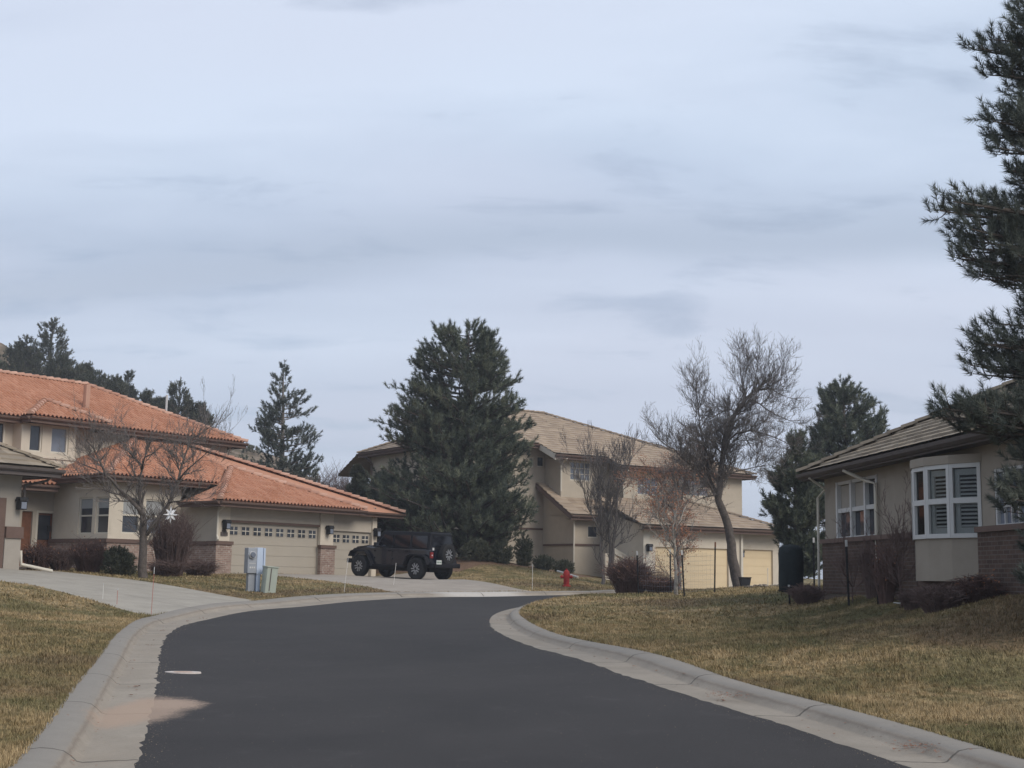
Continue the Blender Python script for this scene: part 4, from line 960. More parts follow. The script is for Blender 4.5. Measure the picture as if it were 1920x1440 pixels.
    S = np.array(S); D = np.array(D); A = np.array(A)
    V = needles(S, D, A, nl, nn, wd, rng); F_ = np.arange(len(V)).reshape(-1, 3)
    at = np.repeat(np.clip(rng.normal(.5, .3, len(S)), 0, 1), nn*3)
    mesh_np('crown', V, F_, m or M_needle, root, at)
    b_ = bark or M_bark
    tb.build('trunk', b_, root, smooth=True); br.build('branches', b_, root)
    return root
def pxprof(cx_, base_y, top_y, Y, rows):
    """rows (py, left px, right px) -> profile"""
    zt = P(cx_, top_y, Y).z; zb_ = P(cx_, base_y, Y).z; out = []
    for py, l, r in sorted(rows, key=lambda q: -q[0]):
        z = P(cx_, py, Y).z; out.append(((z-zb_)/(zt-zb_), max(.1, (cx_-l)/2576*Y-.26), max(.1, (r-cx_)/2576*Y-.26)))
    return out, zt-zb_
def bare(name, label, cat, base, limbs, Y, m, seed=1, tw=1.0, levels=3, rmin=.006, spread=1.0, up=.45, group=None, leaf=None, leafn=0, leafy=(0, 1e9), dens_=1.0, L1=(.7, 1.3), droop=0, mt=None):
    """limbs: (pixel polyline, r0, r1, depth drift); twigs are grown from them"""
    rng = random.Random(seed); root = thing(name, tuple(base), label, cat, group); b = Vector(base)
    tk = MB(); tg = MB(); ends = []
    def grow(p, d, L, r, lev):
        n = 4; pts = [p]; q = p.copy(); dd = d.normalized(); kids = []
        for i in range(n):
            dd = (dd+Vector((rng.gauss(0, .13), rng.gauss(0, .13), rng.gauss(0, .1)+up*.25-droop*.1*i))).normalized(); q = q+dd*(L/n); pts.append(q.copy()); kids.append((q.copy(), dd.copy()))
        tg.tube(pts, [max(rmin*.7, r*(1-.6*i/n)) for i in range(n+1)], 3, cap=False)
        ends.append(q)
        if lev < levels:
            nk = {1: 6, 2: 4}.get(lev, 3); nk = max(1, int(nk*dens_+rng.random()))
            for k in range(nk):
                i = rng.randrange(n); p2, d2_ = kids[i]; s = d2_.cross(Vector((rng.gauss(0, 1), rng.gauss(0, 1), rng.gauss(0, 1)))).normalized()
                grow(p2, (d2_+s*rng.uniform(.4, .95)*spread+Vector((0, 0, up))), L*rng.uniform(.4, .7), max(rmin, r*.6), lev+1)
    for k, (pl_, r0, r1, drift) in enumerate(limbs):
        pts = [P(x, y, Y+drift*(i/(max(1, len(pl_)-1)))) for i, (x, y) in enumerate(pl_)]
        if isinstance(drift, (int, float)) and k == 0: pts[0].z = min(pts[0].z, b.z-.1)
        pts = catmull(pts, .22); n = len(pts); pts = [p-b for p in pts]
        pts = [p+Vector((rng.gauss(0, .012), rng.gauss(0, .02), rng.gauss(0, .012))) if 0 < i < n-1 else p for i, p in enumerate(pts)]
        tk.tube(pts, [r0+(r1-r0)*(i/(n-1))**.8 for i in range(n)], 8 if r0 > .06 else 6)
        L = sum((pts[i+1]-pts[i]).length for i in range(n-1)); cnt = int(L*tw*3.2); st = .35 if k == 0 and r0 > .1 else .12
        for j in range(cnt):
            t = rng.uniform(st, 1)**.85; i = min(n-2, int(t*(n-1))); tan = (pts[i+1]-pts[i]).normalized(); s = tan.cross(Vector((rng.gauss(0, 1), rng.gauss(0, 1), rng.gauss(0, 1)))).normalized()
            if k == 0 and r0 > .1 and t < .55: continue
            grow(pts[i], tan*.6+s*rng.uniform(.5, 1.0)*spread+Vector((0, 0, up)), rng.uniform(*L1), max(rmin, min(.02, (r0+(r1-r0)*t)*.5)), 1)
        grow(pts[-1], (pts[-1]-pts[-2]), rng.uniform(*L1), max(rmin, r1*.9), 1)
    tk.build('trunk', m, root, smooth=True); tg.build('twigs', mt or m, root)
    if leaf:
        V = []; 
        for _ in range(leafn):
            q = rng.choice(ends)+Vector((rng.gauss(0, .1), rng.gauss(0, .1), rng.gauss(0, .1)))
            if not (leafy[0] < q.z+b.z < leafy[1]): continue
            a = Vector((rng.gauss(0, 1), rng.gauss(0, 1), rng.gauss(0, 1))).normalized()*.035; c = a.orthogonal().normalized()*.02
            V += [q-a, q+c, q+a, q-c]
        if V: mesh_np('dry_leaves', [tuple(v) for v in V], np.arange(len(V)).reshape(-1, 4), leaf, root)
    return root
def shrub(name, label, base, w_, h_, n, m, seed=1, r=.006, fork=3, cat='shrub', group=None, lean=1.1, leaf=None, leafn=0, dep=None, dome=.35):
    rng = random.Random(seed); root = thing(name, tuple(base), label, cat, group); mb = MB(); dep = dep or w_; ends = []
    for i in range(n):
        a = rng.uniform(0, 2*PI); rr = math.sqrt(rng.random()); tip = Vector((math.cos(a)*rr*w_/2, math.sin(a)*rr*dep/2, h_*rng.uniform(.6, 1.05)*(1-dome*rr*rr)))
        p0 = Vector((tip.x*lean*.5, tip.y*lean*.5, -.04)); mid = p0.lerp(tip, .5)+Vector((rng.gauss(0, .05)*w_, rng.gauss(0, .05)*w_, h_*.06))
        mb.tube([p0, p0.lerp(mid, .5), mid, tip], [r*1.8, r*1.4, r*1.1, r*.6], 3, cap=False)
        for k in range(fork):
            t = rng.uniform(.35, .95); q = (p0.lerp(mid, t*2) if t < .5 else mid.lerp(tip, t*2-1)); e = q+Vector((rng.gauss(0, .16)*w_, rng.gauss(0, .16)*w_, h_*rng.uniform(.05, .3)))
            mb.tube([q, q.lerp(e, .5)+Vector((0, 0, .02)), e], [r, r*.8, r*.5], 3, cap=False); ends.append(e)
    mb.build('stems', m, root)
    if leaf:
        V = []
        for _ in range(leafn):
            q = rng.choice(ends)+Vector((rng.gauss(0, .05), rng.gauss(0, .05), rng.gauss(0, .05))); a = Vector((rng.gauss(0, 1), rng.gauss(0, 1), rng.gauss(0, 1))).normalized()*.03; c = a.orthogonal().normalized()*.018; V += [q-a, q+c, q+a, q-c]
        mesh_np('leaves', [tuple(v) for v in V], np.arange(len(V)).reshape(-1, 4), leaf, root)
    return root
def bush(name, label, base, w_, h_, n, m, seed=1, sz=.06, cat='shrub', group=None, dep=None, cone=.0, sl=.14, nn=16, lumps=9, lk=1.0):
    """evergreen bush or far conifer: tufts through a lumpy volume, with a stem"""
    rng = np.random.default_rng(seed); root = thing(name, tuple(base), label, cat, group); dep = dep or w_
    lc = []
    for i in range(lumps):
        f = (i+.5)/lumps; rr = (1-f*.95) if cone else math.sqrt(max(.05, 1-(2*f-.9)**2/1.2)); a = i*2.4+seed
        k = rng.uniform(.25, .62)/lk; lc.append((math.cos(a)*rr*w_/2*k, math.sin(a)*rr*dep/2*k, h_*(.08+.86*f), lk*w_*(.36 if not cone else .30*(1.15-f))*rng.uniform(.6, 1.25)))
    lc = np.array(lc); i = rng.integers(0, lumps, n); u = rng.normal(size=(n, 3)); u /= np.linalg.norm(u, axis=1)[:, None]; rad = lc[i, 3]*rng.uniform(.55, 1.02, n)
    S = lc[i, :3]+u*rad[:, None]*np.array([1, 1, min(1.25, .75*h_/w_+.25)]); S[:, 2] = np.clip(S[:, 2], .02, None)
    D = u*.7+np.array([0, 0, .7])+rng.normal(size=(n, 3))*.25; D /= np.linalg.norm(D, axis=1)[:, None]
    V = needles(S, D, np.full(n, sl), sz*2, nn, sz*.5, rng); at = np.repeat(np.clip(rng.normal(.5, .2, n), 0, 1), nn*3)
    mesh_np('crown', V, np.arange(len(V)).reshape(-1, 3), m, root, at)
    mb = MB().tube([(0, 0, -.2), (0.02*w_, 0, h_*.4), (0, 0, h_*.8)], [.03*w_+.01, .02*w_+.008, .01], 6)
    for q in lc: mb.tube([(0, 0, max(.05, q[2]-.25*w_)), tuple(q[:3])], [.015*w_+.004, .004], 4, cap=False)
    mb.build('trunk', M_bark, root); return root

# central pine
Yc = 63.5; pr, hh_ = pxprof(868, 1046, 614, Yc, [(1030,820,950),(1010,770,985),(980,672,1003),(940,660,1012),(900,672,998),(870,688,1006),(830,712,1008),(800,706,996),(760,700,992),(730,702,982),(700,722,972),(665,748,946),(640,752,926),(622,780,905),(612,815,885)])
bc = P(868, 1046, Yc); 
pine('pine_tree', 'large dense pine in the middle, standing behind the dark parked car', 'tree', (bc.x, bc.y, bc.z), hh_, pr, nb=380, shoots=15, nn=50, nl=.21, wd=.026, sl=.36, seed=3, tr=.24, upt=.30, gap=.4, rk=(.62, 1.04))
# airy pine behind the tiled roof
Yl = 76; pr, hh_ = pxprof(522, 985, 684, Yl, [(970,440,610),(930,440,600),(900,440,604),(870,462,598),(850,480,604),(830,470,596),(806,456,596),(780,468,590),(750,478,580),(725,488,562),(705,500,545),(690,512,532),(684,518,526)])
bc = P(522, 985, Yl); pine('pine_tree', 'airy cone shaped pine rising behind the orange tiled garage roof', 'tree', tuple(bc), hh_, pr, m=M_needle2, nb=165, shoots=8, nn=44, nl=.19, wd=.032, sl=.40, seed=12, tr=.20, upt=.25, gap=.8, subf=.8, bark=M_barkg)
# right middle pines
Yr = 62; pr, hh_ = pxprof(1588, 1110, 716, Yr, [(1000,1530,1640),(930,1505,1670),(880,1500,1690),(850,1512,1690),(820,1516,1688),(790,1528,1680),(765,1535,1662),(745,1540,1648),(730,1552,1622),(720,1578,1604),(716,1584,1592)])
g_ = gp(1588, 1100, Yr, 0); ht = P(1588, 716, Yr).z-g_.z
pine('pine_tree', 'rounded pine showing above the roof of the brick based house', 'tree', tuple(g_), ht, [((f*hh_+P(1588,1110,Yr).z-g_.z)/ht, l, r) for f, l, r in pr], nb=210, shoots=13, nn=50, nl=.20, wd=.028, sl=.36, seed=5, tr=.22, upt=.35, gap=.5)
Yr = 50; g_ = gp(1497, 1100, Yr, 0); pr, hh_ = pxprof(1497, 1110, 818, Yr, [(1080,1478,1540),(1040,1462,1556),(990,1444,1562),(950,1428,1556),(920,1436,1552),(895,1440,1550),(870,1462,1530),(845,1478,1520),(825,1488,1504),(818,1494,1500)])
ht = P(1497, 818, Yr).z-g_.z; pine('pine_tree', 'dark pine between the big bare tree and the brick based house', 'tree', tuple(g_), ht, [((f*hh_+P(1497,1110,Yr).z-g_.z)/ht, l, r) for f, l, r in pr], nb=190, shoots=11, nn=50, nl=.18, wd=.026, sl=.34, seed=8, tr=.14, upt=.4, gap=.8)
# near right pine, trunk outside the frame
Yn = 19.0; tbl = [(1130,1915),(1090,1888),(1050,1900),(1000,1892),(950,1862),(920,1850),(890,1868),(850,1880),(825,1800),(800,1768),(775,1745),(755,1765),(735,1860),(715,1818),(690,1806),(660,1803),(630,1835),(600,1860),(575,1880),(548,1905),(528,1850),(505,1822),(470,1786),(430,1775),(400,1762),(380,1770),(365,1850),(330,1868),(300,1880),(270,1866),(235,1856),(205,1868),(180,1908),(160,1888),(135,1852),(110,1850),(70,1852),(45,1866),(20,1895),(-20,1920),(-80,1900),(-150,1940),(-250,1975),(-300,2015)]
g_ = gp(2025, 1100, Yn, 0); ztop = P(2025, -310, Yn).z-g_.z
pr = sorted([((P(2025, y, Yn).z-g_.z)/ztop, max(.15, (2025-x)/2576*Yn-.24), min(1.3, (2025-x)/2576*Yn)) for y, x in tbl])
ex = []
for x_, y_, n_x in ((1752,768,3),(1775,780,3),(1800,800,4),(1790,760,2),(1830,790,3),(1768,392,3),(1785,440,3),(1800,480,3),(1825,510,3),(1810,395,2),(1812,650,3),(1818,690,3),(1840,620,3),(1855,90,3),(1860,130,2),(1868,240,3),(1878,290,2),(1856,925,4),(1890,860,3),(1860,950,3),(1885,1080,3),(1900,1020,3)):
    for _ in range(n_x):
        q_ = random.uniform(-.35, .35); z_ = P(x_, y_+random.uniform(-14, 14), Yn).z-g_.z; ex.append((z_/ztop, PI+q_, (2025-x_)/2576*Yn-.12+random.uniform(-.15, .05)))
pine('pine_tree', 'tall near pine whose needled branches reach in at the right edge', 'tree', tuple(g_), ztop, pr, m=M_needle2, nb=230, shoots=11, nn=84, nl=.125, wd=.008, sl=.21, seed=21, tr=.15, upt=.10, subf=.42, depthk=.8, azb=.35, rk=(.4, .92), extra=ex)

# big bare tree on the right lawn
g_ = gp(1388, 1105, 46)
_sc = lambda L: [([(1380+(x-1380)*.95, 1105+(y-1105)*.965) for x, y in a], (b if i == 0 else b*.62), (c*.8 if i == 0 else c*.7), d) for i, (a, b, c, d) in enumerate(L)]
limbs = [([(1388,1108),(1375,1060),(1368,1003),(1359,964),(1345,930),(1349,900),(1351,860),(1358,815),(1370,780),(1390,746)], .20, .07, 0),
  ([(1390,746),(1404,728),(1427,718),(1452,718),(1477,730)], .07, .02, .6), ([(1351,870),(1367,815),(1395,799),(1422,799),(1457,810),(1487,824)], .08, .015, -1.2),
  ([(1345,925),(1326,880),(1317,826),(1310,792),(1306,757),(1303,723),(1303,690)], .10, .014, 1.0), ([(1330,880),(1319,830),(1300,816),(1285,819),(1276,838)], .06, .014, -.8),
  ([(1381,760),(1367,755),(1340,767),(1318,782)], .045, .012, .8), ([(1343,930),(1315,883),(1280,854),(1257,833),(1230,817),(1212,794)], .08, .012, -1.0),
  ([(1352,890),(1372,880),(1395,872),(1441,865)], .055, .012, 1.2), ([(1400,733),(1392,700),(1388,670),(1387,645)], .03, .01, .3), ([(1412,722),(1418,690),(1424,660)], .028, .01, -.3),
  ([(1440,718),(1458,690),(1478,665)], .025, .009, .4), ([(1404,737),(1427,744),(1448,760),(1487,776),(1515,776)], .045, .01, -1.0), ([(1343,920),(1325,925),(1306,930),(1290,946)], .05, .012, -1.0),
  ([(1349,905),(1322,868),(1296,850),(1262,870)], .05, .012, 1.5), ([(1359,830),(1335,815),(1322,835)], .04, .012, .9), ([(1395,800),(1412,830),(1440,850)], .03, .009, .9), ([(1345,935),(1330,900),(1290,905),(1250,930)], .05, .01, .8)]
bare('bare_tree', 'big leaning leafless tree with dense twigs on the right lawn', 'tree', g_, _sc(limbs), 46, M_bark, seed=4, tw=3.6, rmin=.0048, up=.26, L1=(.45, .9), spread=1.05, dens_=1.25, mt=M_barkg)
# red leaf tree and bare clump in front of the middle house
g_ = gp(1140, 1080, 58)
limbs = [([(1132,1080),(1127,1010),(1126,960),(1125,910),(1120,870)], .09, .02, 0), ([(1140,1080),(1145,1030),(1139,972),(1140,922),(1145,880)], .085, .02, .5), ([(1147,1075),(1150,1025),(1155,972),(1160,922),(1172,897),(1185,855)], .085, .016, -.5),
  ([(1128,1005),(1117,980),(1102,950),(1092,910),(1078,888)], .05, .012, -.6), ([(1142,990),(1150,940),(1166,900),(1163,860)], .05, .012, .6), ([(1126,930),(1112,900),(1108,865)], .04, .012, .5), ([(1148,1030),(1175,1008),(1188,1002)], .03, .01, 0)]
bare('bare_tree', 'clump of thin pale leafless trunks in front of the tan roofed house', 'tree', g_, limbs, 58, M_barkg, seed=9, tw=1.5, rmin=.008, up=.5, L1=(.6, 1.2), dens_=.9)
g_ = gp(1300, 1090, 56)
limbs = [([(1275,1100),(1270,1020),(1262,960),(1250,925)], .10, .03, 0), ([(1262,980),(1290,940),(1310,915)], .05, .015, .8), ([(1265,960),(1235,930),(1210,912)], .05, .015, -.8), ([(1262,955),(1268,915),(1285,890)], .04, .012, 0)]
bare('bare_tree', 'small tree with a red brown haze of leftover leaves before the cream garage door', 'tree', g_, limbs, 56, M_barkg, seed=10, tw=1.4, rmin=.008, up=.2, L1=(.6, 1.2), leaf=M_leaf, leafn=8000, dens_=1.1)
g_ = gp(1268, 1122, 39.5)
limbs = [([(1268,1122),(1268,1080),(1266,1045),(1264,1015),(1262,990),(1266,965)], .065, .02, 0), ([(1264,1020),(1252,1000),(1235,975),(1222,955)], .028, .009, .3), ([(1266,1045),(1280,1018),(1293,1000)], .025, .008, -.3), ([(1263,1000),(1275,975),(1285,950)], .025, .008, .4),
  ([(1266,1045),(1250,1030),(1238,1012)], .022, .008, -.4), ([(1264,1005),(1252,985),(1246,962)], .02, .008, .5)]
bare('young_tree', 'young pale trunked tree inside the ring of black metal posts', 'tree', g_, limbs, 39.5, M_barkp, seed=11, tw=1.1, rmin=.005, up=.45, L1=(.4, .8), leaf=M_leaf, leafn=500, dens_=.8)
# front left crooked tree
g_ = gp(267, 1089, 42.5)
limbs = [([(267,1092),(268,1050),(268,1010),(270,980),(268,968)], .16, .12, 0), ([(269,970),(258,952),(235,929),(219,910),(200,890),(187,865),(175,840),(162,825),(158,808)], .10, .015, -.8), ([(264,955),(262,925),(261,900),(267,875),(255,862),(245,852),(225,825)], .085, .014, .5),
  ([(265,880),(272,858),(287,850),(300,838)], .05, .012, -.5), ([(274,1003),(296,972),(317,943),(325,927),(333,908),(337,885),(350,847),(362,822),(385,806)], .10, .015, .9), ([(335,900),(352,880),(372,862),(395,842)], .05, .012, -.6),
  ([(200,893),(180,880),(160,872),(140,862)], .045, .010, .4), ([(235,929),(210,925),(185,915),(168,905)], .04, .010, -.5), ([(262,900),(243,888),(230,870)], .035, .01, .6), ([(345,870),(340,840),(335,815)], .035, .01, .4), ([(317,943),(350,935),(380,920)], .035, .01, -.7), ([(187,865),(205,842),(212,818)], .03, .01, .3),
  ([(333,905),(312,880),(300,862)], .035, .01, .5)]
bare('bare_tree', 'crooked dark leafless tree before the tiled house, white star hanging in it', 'tree', g_, [(a, b if i == 0 else b*.75, c*.8, d) for i, (a, b, c, d) in enumerate(limbs)], 42.5, M_bark, seed=14, tw=2.5, rmin=.0045, up=.2, L1=(.4, .85), dens_=1.0, mt=M_barkg)
# leafless tree behind the upper roof
g_ = gp(395, 1000, 72, 0)
limbs = [([(395,1000),(392,900),(390,820)], .12, .05, 0), ([(390,830),(410,790),(425,765)], .05, .012, 0), ([(390,830),(385,790),(383,755)], .05, .012, .5), ([(391,850),(425,815),(440,800)], .04, .01, .5)]
bare('bare_tree', 'pale leafless tree top poking up behind the upper orange roof', 'tree', g_, limbs, 72, M_barkg, seed=15, tw=.7, rmin=.006, up=.5, L1=(.6, 1.1), dens_=.7)
# brown thicket behind the tiled garage
for i, (px, top, Y) in enumerate(((612, 880, 84), (650, 885, 88), (684, 905, 80))):
    g_ = gp(px, 1000, Y, 0); h_ = P(px, top, Y).z-g_.z
    shrub('bare_thicket', ('grey brown leafless thicket beside the airy pine, behind the garage roof', 'tallest grey brown thicket behind the low end of the orange roof', 'brown thicket nearest the large middle pine')[i], g_, 4.2, h_, 420, M_twig, 30+i, r=.010, fork=4, cat='thicket', group='leafless thickets behind the tiled garage')
g_ = gp(668, 1000, 66, 0)
bush('juniper_tree', 'small dark evergreen left of the large middle pine', g_, 2.2, P(668, 868, 66).z-g_.z, 1500, M_needle3, 2, sz=.09, cat='tree', cone=1, sl=.25)
g_ = gp(722, 1010, 67, 0); bush('juniper_tree', 'broad dark evergreen at the lower left foot of the large middle pine', g_, 2.6, P(722, 915, 67).z-g_.z, 2600, M_needle3, 3, sz=.09, cat='tree', sl=.25, lumps=12)

# ------------------------------------------------------------------ hill with trees
hp = [(-420,560),(-250,590),(-120,610),(-30,618),(5,636),(30,655),(60,672),(110,690),(150,715),(200,738),(270,764),(330,782),(390,800),(450,822),(520,850),(600,900),(700,960),(800,1010)]
HV = []; HF = []; ntn = 14; nx = 0
cols_ = catmull([P(x, y, 135) for x, y in hp], 2.2)
for i, p in enumerate(cols_):
    for j in range(ntn):
        t = j/(ntn-1); 
        if t <= .8: tt = t/.8; y = 96+(135-96)*tt; z = 1.0+(p.z-1.0)*(tt**1.1)
        else: tt = (t-.8)/.2; y = 135+160*tt; z = p.z+tt*(8 if p.z > 5 else 0)-tt*6
        x = p.x*(y/135); hgt = max(0, p.z-2)
        nz = (math.sin(x*.9+y*.35)+math.sin(x*.37-y*.6)+math.sin(x*1.7+y*1.3)*.5)*.22*min(1, hgt/6)
        HV.append((x, y, z+(nz if t < .8 else nz)))
for i in range(len(cols_)-1):
    for j in range(ntn-1): HF.append((i*ntn+j, (i+1)*ntn+j, (i+1)*ntn+j+1, i*ntn+j+1))
def hill_b(t, bs, tc):
    g = N(t, 'ShaderNodeNewGeometry'); pos = g.outputs['Position']
    c = ramp(t, noise(t, pos, .5, 6, .7, .5), [(.35, (.085, .075, .055)), (.5, (.16, .125, .09)), (.6, (.23, .185, .145)), (.7, (.12, .10, .07))]); t.links.new(c, bs.inputs['Base Color'])
M_hill = mat('dry_hillside', rough=.95, build=hill_b, spec=.1)
o = mesh_np('hill', HV, HF, M_hill); o['kind'] = 'structure'
hb = [(p.x, p.y, p.z) for p in cols_]
def hillz(px, Y): return P(px, np.interp(px, [a for a, b in hp], [b for a, b in hp]), 135).z*(Y-96)/39 if Y < 135 else 0
ht_ = [('pine_tree', 'tall pine on top of the left hill', 94, 601, 700, 64, 124, 'p'), ('juniper_tree', 'round dark bush left of the tall hill pine', 45, 634, 705, 84, 122, 'j'), ('juniper_tree', 'broad dark juniper just below the tall hill pine', 112, 668, 735, 104, 116, 'j'),
  ('juniper_tree', 'thin crooked juniper right of the broad hill juniper', 163, 686, 745, 20, 118, 'j'), ('juniper_tree', 'low wide juniper on the hill below the thin one', 184, 700, 760, 84, 116, 'j'), ('pine_tree', 'narrow pointed pine on the hill slope above the upper roof ridge', 239, 700, 768, 38, 118, 'c'),
  ('juniper_tree', 'small bush right of the narrow pointed hill pine', 275, 736, 785, 48, 116, 'j'), ('juniper_tree', 'tiny round juniper left of the loose topped hill pine', 300, 750, 786, 26, 116, 'j'), ('pine_tree', 'loose topped pine lowest on the hill behind the orange roof', 333, 720, 800, 58, 112, 'p'), ('juniper_tree', 'dense rounded juniper at the right end of the hill trees', 374, 760, 812, 54, 112, 'j'),
  ('juniper_tree', 'dark juniper at the left edge on the hill', -4, 684, 716, 34, 112, 'j'), ('juniper_tree', 'ragged juniper between the wide juniper and the pointed hill pine', 214, 710, 766, 50, 114, 'j'),
  ('juniper_tree', 'low juniper between the tall hill pine and the thin crooked juniper', 146, 688, 745, 54, 119, 'j'), ('juniper_tree', 'low juniper between tiny round juniper and the loose topped hill pine', 312, 756, 800, 46, 113, 'j')]
for i, (nm, lb, px, ty, by, wpx, Y, k) in enumerate(ht_):
    p = P(px, by, Y); h_ = P(px, ty, Y).z-p.z; ww = wpx/2576*Y
    if k == 'p':
        pine(nm, lb, 'tree', tuple(p), h_, [(.12, ww*.42, ww*.45), (.4, ww*.5, ww*.55), (.7, ww*.42, ww*.36), (.9, ww*.3, ww*.22), (1, .15, .15)], m=M_needle3, nb=80, shoots=9, nn=24, nl=.22, wd=.05, sl=.5, seed=40+i, tr=.12, upt=.35, gap=1.5, group='trees on the hill')
    elif k == 'c': pine(nm, lb, 'tree', tuple(p), h_, [(.05, ww*.45, ww*.45), (.4, ww*.36, ww*.36), (.8, ww*.14, ww*.14), (1, .1, .1)], m=M_needle3, nb=90, shoots=8, nn=20, nl=.22, wd=.05, sl=.4, seed=40+i, tr=.1, upt=.3, gap=.8, group='trees on the hill')
    else:
        q = random.Random(i); f1, f2, f3 = q.uniform(.75, 1.1), q.uniform(.6, 1.0), q.uniform(.6, 1.0)
        pine(nm, lb, 'tree', tuple(p), h_, [(.02, ww*.42*f2, ww*.42*f3), (.3, ww*.5*f1, ww*.46*f2), (.6, ww*.42*f3, ww*.44*f1), (.85, ww*.26*f1, ww*.24*f3), (1, .2, .2)], m=M_needle3, nb=int(60+22*ww), shoots=8, nn=18, nl=.24, wd=.055, sl=.38, seed=40+i, tr=.1, upt=.4, gap=.8, subf=.9, rk=(.5, 1.1), group='trees on the hill')
# scrub scattered over the hill: uncountable
rng = np.random.default_rng(5); S = []
hvv = np.array(HV).reshape(len(cols_), ntn, 3)
for _ in range(900):
    i = rng.integers(0, len(cols_)-1); j = rng.integers(3, 12); a, b = rng.uniform(0, 1, 2); q = hvv[i, j]*(1-a)*(1-b)+hvv[i+1, j]*a*(1-b)+hvv[i, j+1]*(1-a)*b+hvv[min(i+1, len(cols_)-1), j+1]*a*b
    if q[2] < 6: continue
    r = rng.uniform(.25, .9); k = int(20*r+8); u = rng.normal(size=(k, 3)); u /= np.linalg.norm(u, axis=1)[:, None]; u[:, 2] = np.abs(u[:, 2]); S.append(q+u*r*np.array([1, 1, .7]))
S = np.concatenate(S); D = np.tile([0, 0, 1.], (len(S), 1)); V = needles(S, D, np.full(len(S), .2), .25, 10, .09, rng)
o = mesh_np('hill_scrub', V, np.arange(len(V)).reshape(-1, 3), M_needle3, None, np.repeat(rng.uniform(0, 1, len(S)), 30)); o['kind'] = 'stuff'

# ------------------------------------------------------------------ shrubs
def gs_(px, py, Y): return gp(px, py, Y)
def hpx(n, Y): return n/2576*Y
SH = [ # label, px, base py, Y, width px, height px, stems, material, kind
 ('dark leafy shrub row end beside the middle pine trunk', 893, 1048, 60.5, 70, 36, 900, M_needle3, 'b'), ('dark upright shrub with a tall leafy stem before the beige wall', 983, 1062, 62, 34, 56, 700, M_needle3, 'b'),
 ('low dark shrub under the beige gable wall', 1020, 1068, 62, 44, 22, 600, M_needle3, 'b'), ('low dark shrub nearest the white downpipe of the beige house', 1056, 1080, 63, 40, 22, 500, M_needle3, 'b'), ('dark shrub between the car and the upright shrub', 938, 1056, 61, 52, 34, 800, M_needle3, 'b'),
 ('burgundy stemmed shrub at the end of the street kerb', 1180, 1120, 42.4, 84, 66, 620, M_twigr, 's'), ('low purple brown shrub beside the burgundy one', 1236, 1117, 42.0, 62, 30, 420, M_twigr, 's'),
 ('pale straw coloured grass clump before the cream garage', 1236, 1100, 44.6, 54, 42, 420, M_straw, 'g'), ('dry tangled clump in front of the black cover', 1512, 1135, 31.5, 58, 34, 420, M_twig, 's'),
 ('tall leafless shrub between the window group and the bay window', 1690, 1105, 30.2, 78, 165, 70, M_twig, 's'), ('dense dark shrub against the brick left of the bay window', 1662, 1112, 30.0, 46, 105, 260, M_twigr, 's'),
 ('leafless shrub in front of the three light window group', 1600, 1113, 31.5, 84, 105, 80, M_twig, 's'), ('low grey twiggy shrub under the bay window', 1762, 1138, 26.2, 84, 50, 420, M_twig, 's'), ('low brown twiggy shrub right of the bay window panel', 1835, 1140, 24.6, 80, 46, 380, M_twigr, 's'),
 ('low twiggy shrub left of the bay window panel', 1712, 1136, 27.8, 50, 34, 260, M_twig, 's'),
 ('tall vase shaped leafless shrub between crooked tree and garage', 318, 1080, 45.2, 84, 130, 300, M_twig, 's'), ('dark rounded evergreen shrub left of the crooked tree trunk', 222, 1081, 43.6, 62, 44, 900, M_needle3, 'b'), ('reddish leafless shrub in front of the brick bay', 165, 1076, 44.2, 70, 58, 340, M_twigr, 's'),
 ('leafless shrub in front of the wooden entry door', 70, 1072, 43.5, 60, 48, 300, M_twigr, 's'), ('low brown hedge piece right of the crooked tree trunk', 312, 1086, 44.6, 62, 30, 420, M_twig, 's'), ('low brown hedge piece beside the brick garage pillar', 372, 1085, 47.0, 64, 28, 420, M_twig, 's'),
 ('tangled leafless shrub hiding the left part of the dark brick wall', 1640, 1116, 29.6, 60, 120, 80, M_twig, 's'),
 ('leafless shrub behind the left driveway near the brick bay corner', 112, 1075, 43.8, 50, 40, 260, M_twig, 's'), ('grey leafless brush behind the car', 905, 1010, 63, 60, 50, 300, M_twig, 's'), ('leafless brush left of the car spare wheel by the fence', 800, 1030, 62, 70, 60, 300, M_twig, 's')]
